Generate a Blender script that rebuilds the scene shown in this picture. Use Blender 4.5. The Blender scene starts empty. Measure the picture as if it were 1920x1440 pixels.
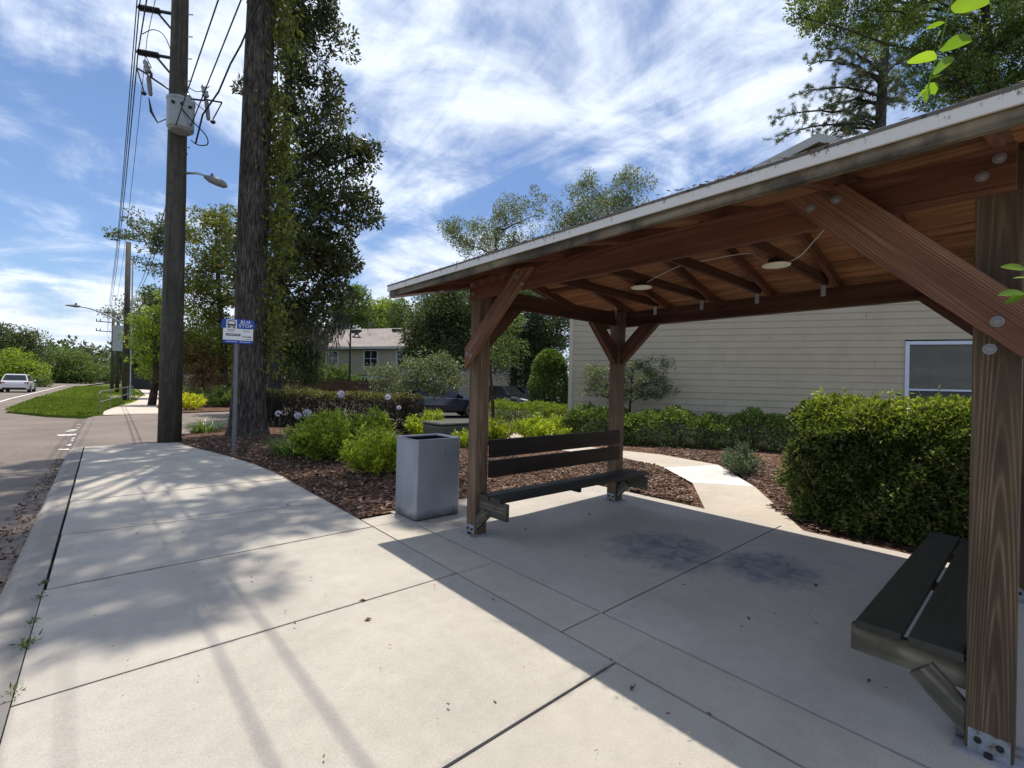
import bpy, math, random
import numpy as np
from mathutils import Vector, Matrix
C = bpy.context.scene.collection
rnd = random.Random(7)

# ------------------------------------------------------------------ camera
# world: +Y runs along the road, away; +X across the pavement, to the right; metres
F = 875.0
YAW, PIT, ROL, EYE = math.radians(41.2), math.radians(0.15), math.radians(1.3), 1.5
fw = Vector((math.sin(YAW)*math.cos(PIT), math.cos(YAW)*math.cos(PIT), math.sin(PIT)))
rt = fw.cross(Vector((0, 0, 1))).normalized(); up = rt.cross(fw)
r2 = rt*math.cos(ROL)+up*math.sin(ROL); u2 = up*math.cos(ROL)-rt*math.sin(ROL)
EYEV = Vector((0, 0, EYE))
def at(px, py, dep):
    return EYEV+(fw+r2*((px-960)/F)-u2*((py-720)/F))*dep
def grd(px, py, z=0.0):
    d = fw+r2*((px-960)/F)-u2*((py-720)/F)
    return EYEV+d*((z-EYE)/d.z)
cam = bpy.data.cameras.new('camera'); cam.sensor_width = 36; cam.lens = F/1920*36
cam.clip_start = 0.05; cam.clip_end = 4000
co = bpy.data.objects.new('camera', cam); C.objects.link(co)
m = Matrix.Identity(4)
for i in range(3):
    m[i][0], m[i][1], m[i][2], m[i][3] = r2[i], u2[i], -fw[i], EYEV[i]
co.matrix_world = m
bpy.context.scene.camera = co

# ------------------------------------------------------------------ materials
class NT:
    def __init__(s, name):
        s.m = bpy.data.materials.new(name); s.m.use_nodes = True
        s.t = s.m.node_tree; s.n = s.t.nodes; s.l = s.t.links
        s.bsdf = s.n['Principled BSDF']; s.out = s.n['Material Output']
    def a(s, typ, **kw):
        n = s.n.new(typ)
        for k, v in kw.items():
            if hasattr(n, k): setattr(n, k, v)
        return n
    def link(s, a, b): s.l.new(a, b)
    def set(s, node, key, v):
        if hasattr(v, 'is_linked') or isinstance(v, bpy.types.NodeSocket): s.link(v, node.inputs[key])
        else: node.inputs[key].default_value = v
    def coord(s, kind='g', scale=(1, 1, 1), rot=(0, 0, 0)):
        if kind == 'g': n = s.a('ShaderNodeAttribute'); n.attribute_name = 'g'; o = n.outputs['Vector']
        elif kind == 'pos': n = s.a('ShaderNodeNewGeometry'); o = n.outputs['Position']
        else: n = s.a('ShaderNodeTexCoord'); o = n.outputs[kind]
        mp = s.a('ShaderNodeMapping'); s.link(o, mp.inputs[0]); mp.inputs['Scale'].default_value = scale; mp.inputs['Rotation'].default_value = rot
        return mp.outputs[0]
    def noise(s, vec, scale=5, detail=4, rough=.55, dist=0.0):
        n = s.a('ShaderNodeTexNoise'); s.link(vec, n.inputs['Vector'])
        n.inputs['Scale'].default_value = scale; n.inputs['Detail'].default_value = detail
        n.inputs['Roughness'].default_value = rough; n.inputs['Distortion'].default_value = dist
        return n.outputs['Fac']
    def ramp(s, fac, stops, interp='LINEAR'):
        n = s.a('ShaderNodeValToRGB'); s.link(fac, n.inputs[0]); r = n.color_ramp; r.interpolation = interp
        while len(r.elements) < len(stops): r.elements.new(0.5)
        for e, (p, c) in zip(r.elements, stops):
            e.position = p; e.color = (c, c, c, 1) if isinstance(c, (int, float)) else (c[0], c[1], c[2], 1)
        return n.outputs[0]
    def mix(s, fac, a, b, mode='MIX'):
        n = s.a('ShaderNodeMix'); n.data_type = 'RGBA'; n.blend_type = mode
        for i, v in ((0, fac), (6, a), (7, b)):
            if isinstance(v, bpy.types.NodeSocket): s.link(v, n.inputs[i])
            elif i == 0: n.inputs[0].default_value = v
            else: n.inputs[i].default_value = (v[0], v[1], v[2], 1)
        return n.outputs[2]
    def math(s, op, a, b=0.0):
        n = s.a('ShaderNodeMath'); n.operation = op
        for i, v in ((0, a), (1, b)):
            if isinstance(v, bpy.types.NodeSocket): s.link(v, n.inputs[i])
            else: n.inputs[i].default_value = v
        return n.outputs[0]
    def bump(s, h, strength=.3, dist=.01):
        n = s.a('ShaderNodeBump'); s.link(h, n.inputs['Height']); n.inputs['Strength'].default_value = strength; n.inputs['Distance'].default_value = dist
        s.link(n.outputs[0], s.bsdf.inputs['Normal'])
    def fin(s, col=None, rough=.8, spec=.3, metal=0.0):
        if col is not None:
            if isinstance(col, bpy.types.NodeSocket): s.link(col, s.bsdf.inputs['Base Color'])
            else: s.bsdf.inputs['Base Color'].default_value = (col[0], col[1], col[2], 1)
        if isinstance(rough, bpy.types.NodeSocket): s.link(rough, s.bsdf.inputs['Roughness'])
        else: s.bsdf.inputs['Roughness'].default_value = rough
        s.bsdf.inputs['Specular IOR Level'].default_value = spec; s.bsdf.inputs['Metallic'].default_value = metal
        return s.m

def plain(name, col, rough=.6, spec=.4, metal=0.0, var=.12, scale=6):
    t = NT(name); n = t.noise(t.coord('pos'), scale, 5)
    c = t.mix(1.0, col, t.ramp(n, [(.3, 1-var), (.7, 1+var)]), 'MULTIPLY')
    return t.fin(c, rough, spec, metal)

def wood(name, dark, mid, light, ringscale=14, grime=None, rough=.75, bump=.35, line=.30):
    """plank wood: growth rings are the contour lines of a noise field stretched along the grain"""
    t = NT(name)
    fld = t.noise(t.coord('g', (.13, 3.2, 3.2)), 1.0, 1.2, .45, .25)
    ring = t.math('MULTIPLY_ADD', t.math('SINE', t.math('MULTIPLY', fld, ringscale*6.0)), .5); ring.node.inputs[2].default_value = .5
    ring = t.math('MULTIPLY', t.math('POWER', ring, 2.2), t.ramp(t.noise(t.coord('g', (.8, 14, 14)), 1.0, 2), [(.34, .25), (.62, 1.35)]))
    fine = t.noise(t.coord('g', (2.2, 120, 120)), 1.0, 4); med = t.noise(t.coord('g', (.9, 26, 26)), 1.0, 3, .6, .3)
    blot = t.noise(t.coord('g', (1.1, 3, 3)), 1.3, 4)
    f = t.math('ADD', t.math('ADD', t.math('MULTIPLY', ring, line), t.math('MULTIPLY', fine, .30)), t.math('MULTIPLY', med, .70-line))
    c = t.ramp(f, [(.26, dark), (.46, mid), (.74, light)])
    c = t.mix(1.0, c, t.ramp(blot, [(.3, .66), (.72, 1.18)]), 'MULTIPLY')
    vo = t.a('ShaderNodeTexVoronoi'); t.link(t.coord('g', (1.3, 4.5, 4.5)), vo.inputs['Vector']); vo.inputs['Scale'].default_value = 1.0
    c = t.mix(t.ramp(vo.outputs['Distance'], [(.05, .8), (.12, 0)]), c, [x*.5 for x in dark])
    if grime:
        gm = t.noise(t.coord('pos'), 7, 5)
        c = t.mix(t.ramp(gm, [(.42, 0), (.68, .75)]), c, grime)
    t.bump(f, bump, .003)
    return t.fin(c, rough, .25)

M = {}
M['stain_wood'] = wood('stained_red_wood', (.068, .026, .015), (.128, .052, .031), (.205, .095, .060), 40, line=.16)
M['stain_dark'] = wood('dark_stained_wood', (.042, .018, .012), (.078, .032, .020), (.118, .052, .032), 9, line=.2)
M['post_wood'] = wood('weathered_post_wood', (.048, .034, .021), (.082, .057, .035), (.225, .168, .104), 52, line=.15)
M['post_red'] = wood('weathered_red_post_wood', (.066, .043, .028), (.128, .085, .053), (.225, .160, .108), 48, line=.14)
M['brace_wood'] = wood('weathered_brace_wood', (.080, .036, .022), (.150, .070, .042), (.29, .175, .11), 52, line=.18)
M['grey_wood'] = wood('grey_green_wood', (.055, .050, .037), (.115, .105, .078), (.20, .185, .14), 12, (.05, .052, .038), line=.3)
M['sub_wood'] = wood('mildewed_wood', (.045, .040, .028), (.15, .125, .085), (.26, .22, .15), 10, (.016, .014, .011), line=.2)
M['deck_wood'] = wood('roof_board_wood', (.125, .052, .022), (.285, .128, .056), (.42, .21, .105), 8, line=.16)
M['bench_paint'] = wood('dark_painted_wood', (.014, .010, .008), (.022, .016, .012), (.032, .025, .020), 9, None, .42, .05, .15)
M['bench_grey'] = wood('dark_grey_painted_wood', (.026, .025, .022), (.035, .034, .030), (.046, .044, .039), 9, None, .5, .05, .15)

def concrete(name, col, stain=False):
    t = NT(name); p = t.coord('pos')
    a = t.noise(p, .9, 6, .6); b = t.noise(p, 9, 6, .65); g = t.noise(p, 150, 2)
    c = t.mix(1.0, col, t.ramp(a, [(.3, .86), (.7, 1.10)]), 'MULTIPLY')
    c = t.mix(1.0, c, t.ramp(b, [(.3, .93), (.7, 1.05)]), 'MULTIPLY')
    c = t.mix(1.0, c, t.ramp(g, [(.25, .80), (.5, 1.0), (.78, 1.10)]), 'MULTIPLY')
    if name == 'pavement_concrete':
        sy_ = t.a('ShaderNodeSeparateXYZ'); t.link(p, sy_.inputs[0]); fr = t.math('FRACT', t.math('DIVIDE', t.math('ADD', sy_.outputs['Y'], 15.24+.762), 1.524))
        dj = t.math('MULTIPLY', t.math('ABSOLUTE', t.math('SUBTRACT', fr, .5)), 1.524)
        jm_ = t.math('MULTIPLY', t.ramp(t.math('ADD', t.math('MULTIPLY', dj, 8.0), t.math('MULTIPLY', t.noise(p, 14, 4), .75)), [(.34, 1), (.62, 0)]), t.ramp(t.noise(p, 1.7, 2), [(.40, .15), (.62, .75)]))
        c = t.mix(jm_, c, (.20, .18, .165))
        gm_ = t.a('ShaderNodeTexVoronoi'); t.link(t.coord('pos', (1, 1, 0)), gm_.inputs['Vector']); gm_.inputs['Scale'].default_value = .75
        c = t.mix(t.ramp(gm_.outputs['Distance'], [(.030, .45), (.042, 0)]), c, (.15, .14, .13))
    gi = t.a('ShaderNodeNewGeometry'); c = t.mix(1.0, c, t.ramp(gi.outputs['Random Per Island'], [(0, (.93, .93, .95)), (1, (1.05, 1.04, 1.02))]), 'MULTIPLY')
    c = t.mix(t.ramp(t.noise(t.coord('pos', (1, .6, 1)), 2.3, 6, .7, .4), [(.60, 0), (.74, .22)]), c, (.17, .155, .135))
    vo = t.a('ShaderNodeTexVoronoi'); t.link(t.coord('pos', (1, 1, 0)), vo.inputs['Vector']); vo.inputs['Scale'].default_value = 1.35
    c = t.mix(t.ramp(vo.outputs['Distance'], [(.022, .5), (.045, 0)]), c, (.16, .14, .12))
    if stain:
        def blob(cx, cy, rx, ry):
            mp = t.coord('pos'); s = t.a('ShaderNodeVectorMath'); s.operation = 'SUBTRACT'; t.link(mp, s.inputs[0]); s.inputs[1].default_value = (cx, cy, 0)
            q = t.a('ShaderNodeVectorMath'); q.operation = 'MULTIPLY'; t.link(s.outputs[0], q.inputs[0]); q.inputs[1].default_value = (1/rx, 1/ry, 0)
            l = t.a('ShaderNodeVectorMath'); l.operation = 'LENGTH'; t.link(q.outputs[0], l.inputs[0]); return l.outputs['Value']
        d = t.math('MINIMUM', blob(3.98, 2.32, .52, .52), blob(4.27, 1.53, .44, .38))
        nz = t.noise(t.coord('pos', (1.0, 1.6, 1)), 4.5, 6, .65, 1.2)
        f = t.math('ADD', d, t.math('MULTIPLY', nz, 1.1))
        msk = t.ramp(t.math('MULTIPLY', f, .5), [(.54, .85), (.70, .5), (.83, 0)])
        hol = t.ramp(t.noise(p, 6.5, 5, .6, .8), [(.36, .35), (.60, 1)])
        c = t.mix(t.math('MULTIPLY', msk, hol), c, (.115, .155, .205))
    t.bump(g, .12, .003)
    return t.fin(c, .85, .25)
M['walk'] = concrete('pavement_concrete', (.425, .395, .345))
M['slab'] = concrete('shelter_slab_concrete', (.43, .40, .36), True)
M['kerb'] = concrete('kerb_concrete', (.27, .25, .225))
M['path'] = concrete('path_concrete', (.46, .41, .345))
M['path_new'] = concrete('pale_path_concrete', (.60, .585, .55))
M['pave_far'] = concrete('far_pavement_concrete', (.56, .49, .42))

def asphalt(name, col):
    t = NT(name); p = t.coord('pos')
    c = t.mix(1.0, col, t.ramp(t.noise(p, .6, 6), [(.3, .8), (.7, 1.15)]), 'MULTIPLY')
    c = t.mix(1.0, c, t.ramp(t.noise(p, 60, 3), [(.3, .7), (.7, 1.3)]), 'MULTIPLY')
    vo = t.a('ShaderNodeTexVoronoi'); vo.feature = 'DISTANCE_TO_EDGE'; t.link(t.coord('pos', (.5, .35, 0)), vo.inputs['Vector'])
    c = t.mix(t.ramp(vo.outputs['Distance'], [(.0, .5), (.010, 0)]), c, (.03, .028, .026))
    t.bump(t.noise(p, 90, 2), .3, .01)
    return t.fin(c, .9, .2)
M['road'] = asphalt('road_asphalt', (.185, .155, .134)); M['drive'] = asphalt('driveway_asphalt', (.20, .168, .150)); M['lot'] = asphalt('parking_asphalt', (.085, .08, .075))

def mulch(name):
    t = NT(name); p = t.coord('pos')
    vo = t.a('ShaderNodeTexVoronoi'); t.link(t.coord('pos', (1, 1, 1)), vo.inputs['Vector']); vo.inputs['Scale'].default_value = 24
    sp = t.a('ShaderNodeSeparateColor'); t.link(vo.outputs['Color'], sp.inputs[0])
    c = t.ramp(sp.outputs[0], [(.0, (.03, .017, .011)), (.45, (.10, .053, .034)), (.8, (.17, .095, .066)), (1, (.26, .17, .13))])
    c = t.mix(1.0, c, t.ramp(t.noise(p, 1.5, 4), [(.3, .75), (.7, 1.15)]), 'MULTIPLY')
    t.bump(vo.outputs['Distance'], .9, .03)
    return t.fin(c, .9, .15)
M['mulch'] = mulch('bark_mulch')
def isl(name, stops, rough=.6, spec=.3, trans=None, tw=.35, clump=1.2):
    t = NT(name); g = t.a('ShaderNodeNewGeometry')
    c = t.ramp(g.outputs['Random Per Island'], stops)
    c = t.mix(1.0, c, t.ramp(t.noise(t.coord('pos'), clump, 3), [(.3, .72), (.7, 1.25)]), 'MULTIPLY')
    t.fin(c, rough, spec)
    if trans:
        tr = t.a('ShaderNodeBsdfTranslucent'); mx = t.a('ShaderNodeMixShader'); mx.inputs[0].default_value = tw
        ct = t.mix(1.0, c, trans, 'MULTIPLY'); t.link(ct, tr.inputs['Color'])
        t.link(t.bsdf.outputs[0], mx.inputs[1]); t.link(tr.outputs[0], mx.inputs[2]); t.link(mx.outputs[0], t.out.inputs['Surface'])
    return t.m
M['chips'] = isl('bark_chips', [(0, (.035, .020, .014)), (.4, (.110, .066, .047)), (.8, (.19, .125, .095)), (1, (.34, .255, .205))], .85, .15)
M['litter'] = isl('dead_leaves', [(0, (.04, .022, .014)), (.5, (.11, .060, .035)), (1, (.24, .16, .11))], .8, .2)
def leafm(name, dark, mid, lite, rough=.45, tw=.35, clump=1.2, tr=(1.5, 1.6, .7), hi=None):
    K = 1.62; dark, mid, lite = [tuple(min(.62, x*K) for x in c_) for c_ in (dark, mid, lite)]
    st = [(0, dark), (.5, mid), (.9, lite)]
    if hi: st.append((1, hi))
    return isl(name, st, rough, .45, tr, tw, clump)
M['lf_mag'] = leafm('magnolia_leaves', (.018, .026, .010), (.036, .048, .016), (.075, .078, .024), .35, .30, .5, hi=(.12, .065, .02))
M['lf_oak'] = leafm('oak_leaves', (.022, .034, .014), (.045, .062, .024), (.085, .098, .040), .5)
M['lf_grey'] = leafm('silvery_leaves', (.042, .055, .028), (.082, .100, .050), (.155, .170, .098), .5, .30)
M['lf_green'] = leafm('mid_green_leaves', (.026, .046, .013), (.058, .090, .024), (.11, .145, .035), .5)
M['lf_lime'] = leafm('lime_leaves', (.075, .105, .010), (.165, .205, .016), (.30, .32, .03), .5, .4, 3)
M['lf_bright'] = leafm('bright_green_leaves', (.048, .078, .010), (.105, .150, .018), (.20, .235, .03), .5, .4, 3)
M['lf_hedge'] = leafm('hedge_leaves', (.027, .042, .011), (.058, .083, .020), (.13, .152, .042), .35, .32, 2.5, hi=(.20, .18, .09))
M['lf_hedgetop'] = leafm('hedge_top_sunlit_leaves', (.068, .090, .013), (.13, .165, .024), (.23, .26, .05), .35, .38, 2.5, hi=(.30, .28, .12))  # lighter copy of the hedge leaves: sun on the top put into the colour
M['lf_low'] = leafm('low_hedge_leaves', (.032, .055, .012), (.072, .112, .024), (.15, .195, .05), .38, .3, 2.5)
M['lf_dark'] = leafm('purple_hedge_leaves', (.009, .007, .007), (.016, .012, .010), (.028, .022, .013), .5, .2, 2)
M['lf_darktop'] = leafm('hedge_top_leaves', (.050, .048, .016), (.085, .095, .024), (.16, .145, .035), .5, .35, 2, hi=(.17, .07, .045))  # lit top of the dark hedge put into the colour; golden shrubs share it
M['lf_vine'] = leafm('vine_leaves', (.040, .048, .011), (.078, .088, .018), (.135, .135, .026), .5, .4, 2)
M['lf_red'] = leafm('reddish_leaves', (.05, .05, .02), (.11, .07, .035), (.20, .11, .07), .5)
M['lf_pine'] = leafm('pine_needles', (.026, .038, .018), (.055, .070, .032), (.10, .115, .055), .5, .25)
M['lf_blue'] = leafm('blue_green_leaves', (.035, .055, .035), (.07, .10, .065), (.13, .165, .11), .4)
M['lf_strap'] = leafm('strap_leaves', (.028, .052, .012), (.055, .095, .022), (.11, .155, .045), .4, .3)
M['lf_yel'] = leafm('yellow_leaves', (.20, .21, .015), (.36, .34, .02), (.52, .47, .05), .5, .4, 3)
M['lf_twig'] = leafm('backlit_leaves', (.055, .10, .010), (.085, .14, .012), (.12, .17, .02), .4, .5, 3)
M['petal'] = isl('lilac_petals', [(0, (.50, .46, .66)), (1, (.78, .76, .85))], .6, .3, (1, 1, 1), .35)
M['moss'] = isl('grey_moss', [(0, (.09, .09, .07)), (1, (.19, .19, .155))], .9, .1, (1, 1, 1), .3)
M['grass'] = isl('lawn_blades', [(0, (.085, .135, .014)), (.6, (.165, .225, .022)), (1, (.30, .33, .06))], .6, .3, (1.3, 1.4, .6), .3, .8)

def barkm(name, dark, lite, sc=(26, 26, 5)):
    t = NT(name); a = t.noise(t.coord('pos', sc), 1.0, 5, .6, .9); q = t.noise(t.coord('pos', (sc[0]*3.5, sc[1]*3.5, sc[2]*6)), 1.0, 3, .6)
    cr = t.a('ShaderNodeTexVoronoi'); cr.feature = 'DISTANCE_TO_EDGE'; t.link(t.coord('pos', (sc[0]*.9, sc[1]*.9, sc[2]*.9)), cr.inputs['Vector']); cr.inputs['Scale'].default_value = 1.0
    h = t.math('ADD', t.math('MULTIPLY', t.ramp(a, [(.36, 0), (.60, 1)]), .62), t.math('MULTIPLY', q, .38)); h = t.math('MULTIPLY', h, t.ramp(cr.outputs['Distance'], [(.0, .45), (.16, 1)]))
    c = t.mix(t.ramp(h, [(.10, 0), (.85, 1)]), dark, lite)
    c = t.mix(1.0, c, t.ramp(t.noise(t.coord('pos', (1, 1, .5)), 3, 4), [(.3, .7), (.7, 1.3)]), 'MULTIPLY')
    t.bump(h, 1.0, .035)
    return t.fin(c, .95, .1)
M['bark'] = barkm('pine_bark', (.018, .015, .013), (.165, .142, .125), (20, 20, 2.6))
M['bark_mag'] = barkm('magnolia_bark', (.022, .021, .021), (.085, .083, .08), (10, 10, 5))
M['bark2'] = barkm('grey_bark', (.03, .027, .023), (.13, .12, .10), (14, 14, 4))
M['bark_brown'] = barkm('brown_bark', (.03, .022, .017), (.12, .09, .07), (18, 18, 4))
M['pole'] = wood('pole_wood', (.044, .038, .029), (.082, .071, .055), (.135, .118, .094), 30, (.04, .047, .036))
M['stem'] = plain('stems', (.11, .085, .055), .8, .2, var=.3)
M['galv'] = plain('galvanised_steel', (.42, .45, .48), .45, .5, .6)
M['zinc'] = plain('zinc_steel', (.20, .20, .205), .6, .4, .35)
def rusty():
    t = NT('rusty_plate'); n = t.noise(t.coord('pos'), 22, 4, .6)
    c = t.ramp(n, [(.40, (.30, .33, .37)), (.56, (.25, .26, .28)), (.66, (.15, .09, .06)), (.80, (.09, .045, .03))])
    return t.fin(c, .55, .4, .3)
M['rust'] = rusty()
M['black'] = plain('black_metal', (.012, .012, .013), .45, .4)
M['rubber'] = plain('black_rubber', (.015, .015, .016), .7, .3)
M['insul'] = plain('insulator_polymer', (.035, .034, .036), .4, .5)
M['wire'] = plain('wire_black', (.018, .018, .02), .6, .3)
M['cable'] = plain('white_cable', (.50, .49, .46), .5, .4)
M['cream'] = plain('cream_plastic', (.80, .76, .62), .5, .4)
M['transf'] = plain('transformer_paint', (.27, .30, .32), .4, .5)
M['binpaint'] = None
def binm():
    t = NT('bin_paint'); p = t.coord('pos')
    c = t.mix(1.0, (.285, .315, .36), t.ramp(t.noise(p, 3, 6), [(.3, .86), (.7, 1.1)]), 'MULTIPLY')
    c = t.mix(t.ramp(t.noise(p, 40, 3), [(.70, 0), (.78, .5)]), c, (.34, .36, .38))
    sx = t.a('ShaderNodeSeparateXYZ'); t.link(p, sx.inputs[0])
    d = t.math('ADD', sx.outputs['Z'], t.math('MULTIPLY', t.noise(p, 9, 5), .16))
    c = t.mix(t.ramp(d, [(.10, .8), (.19, 0)]), c, (.07, .065, .06))
    return t.fin(c, .38, .5, .25)
M['binpaint'] = binm()
M['binrim'] = plain('bin_rim_paint', (.26, .28, .31), .35, .5, .3)
M['blackin'] = plain('bin_liner', (.008, .008, .009), .6, .3)
def fasc():
    t = NT('white_fascia'); p = t.coord('pos', (1, 1, 1))
    n = t.noise(t.coord('pos', (1, 2.2, 1)), 16, 6, .7); a = t.noise(p, 1.1, 3)
    sx = t.a('ShaderNodeSeparateXYZ'); t.link(p, sx.inputs[0])
    up_ = t.ramp(sx.outputs['Z'], [(0, 0), (1, 1)])
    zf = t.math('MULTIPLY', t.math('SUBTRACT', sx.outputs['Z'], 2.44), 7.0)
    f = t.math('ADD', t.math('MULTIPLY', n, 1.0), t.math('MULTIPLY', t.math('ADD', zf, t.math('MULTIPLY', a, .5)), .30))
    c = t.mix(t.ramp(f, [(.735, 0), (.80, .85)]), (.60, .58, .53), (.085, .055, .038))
    return t.fin(c, .5, .4)
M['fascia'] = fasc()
def shingm(name, a, b):
    t = NT(name); br = t.a('ShaderNodeTexBrick'); t.link(t.coord('g', (1, 1, 1)), br.inputs['Vector']); br.inputs['Scale'].default_value = 1
    br.inputs['Color1'].default_value = (*a, 1); br.inputs['Color2'].default_value = (*b, 1); br.inputs['Mortar'].default_value = (a[0]*.5, a[1]*.5, a[2]*.5, 1)
    br.inputs['Brick Width'].default_value = .3; br.inputs['Row Height'].default_value = .14; br.inputs['Mortar Size'].default_value = .008
    c = t.mix(1.0, br.outputs['Color'], t.ramp(t.noise(t.coord('pos'), .5, 5), [(.3, .82), (.7, 1.12)]), 'MULTIPLY')
    return t.fin(c, .9, .15)
M['shingle'] = shingm('brown_shingles', (.27, .235, .215), (.33, .285, .26)); M['shingle2'] = shingm('grey_shingles', (.12, .11, .10), (.17, .155, .14))
M['siding'] = plain('beige_siding', (.41, .36, .262), .6, .3, var=.06, scale=2)
M['siding2'] = plain('tan_siding', (.33, .295, .225), .6, .3, var=.06, scale=1)
M['trim'] = plain('pale_trim', (.40, .41, .40), .5, .4, var=.05)
M['trimb'] = plain('white_frame_sky_tinted', (.54, .61, .71), .4, .4, var=.04)  # white frames with the blue of the sky light mixed into their colour
M['trimw'] = plain('corner_trim', (.47, .43, .355), .5, .3, var=.05)
M['blind'] = plain('blind_slats', (.78, .76, .64), .6, .3, var=.06)
M['inside'] = plain('dark_interior', (.02, .02, .02), .9, .1)
def glassm():
    t = NT('window_glass'); t.fin((.02, .025, .028), .03, .5)
    g = t.a('ShaderNodeBsdfTransparent'); mx = t.a('ShaderNodeMixShader'); mx.inputs[0].default_value = .62
    t.link(t.bsdf.outputs[0], mx.inputs[1]); t.link(g.outputs[0], mx.inputs[2]); t.link(mx.outputs[0], t.out.inputs['Surface'])
    return t.m
M['glass'] = glassm()
M['dglass'] = plain('dark_glass', (.015, .018, .02), .05, .6, var=.02)
M['screen'] = plain('window_screen', (.035, .037, .04), .4, .4)
def carp(name, col, metal=.3):
    t = NT(name); t.fin(col, .25, .5, metal); t.bsdf.inputs['Coat Weight'].default_value = .8; t.bsdf.inputs['Coat Roughness'].default_value = .05; return t.m
M['car_white'] = carp('white_car_paint', (.62, .63, .65), .1); M['car_blue'] = carp('navy_car_paint', (.006, .010, .032)); M['car_black'] = carp('black_car_paint', (.02, .021, .025)); M['car_grey'] = carp('grey_car_paint', (.22, .23, .25))
M['chrome'] = plain('wheel_alloy', (.55, .56, .58), .3, .5, .8); M['redlamp'] = plain('tail_lamp_red', (.25, .012, .012), .3, .5); M['cleanlamp'] = plain('headlamp', (.55, .57, .6), .15, .5)
M['signblue'] = plain('sign_blue', (.006, .060, .36), .4, .4, var=.05); M['signwhite'] = plain('sign_white', (.80, .80, .77), .4, .4, var=.04); M['signblack'] = plain('sign_black', (.02, .02, .025), .4, .4); M['signpale'] = plain('sign_pale_tint', (.55, .50, .44), .5, .3); M['signink'] = plain('sign_grey_ink', (.30, .30, .36), .5, .3)
M['fence_brown'] = plain('brown_fence', (.085, .052, .036), .85, .2, var=.3, scale=4); M['fence_black'] = plain('black_fence', (.012, .012, .013), .8, .2)
M['greenbox'] = plain('green_cabinet', (.075, .085, .07), .5, .4); M['greybox'] = plain('grey_cabinet', (.36, .40, .40), .5, .4)
M['paint'] = plain('road_paint', (.66, .64, .60), .7, .3, var=.1); M['rock'] = plain('edging_stone', (.30, .25, .21), .85, .2, var=.3); M['shop'] = plain('shop_wall', (.36, .23, .17), .8, .2)
M['soil'] = plain('roadside_ground', (.085, .095, .035), .95, .1, var=.3, scale=.6)
M['soil_dark'] = plain('joint_dirt', (.035, .028, .022), .95, .1, var=.4, scale=9)
M['lawn'] = plain('lawn_soil', (.12, .165, .022), .95, .1, var=.28, scale=1.2)
M['boardw'] = plain('pale_board', (.42, .43, .43), .6, .3)
M['warn'] = plain('tactile_strip', (.25, .17, .13), .8, .2)
M['brick_stone'] = plain('shelter_stone', (.3, .28, .25), .8, .2)  # even stone grey, not used by any object

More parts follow.
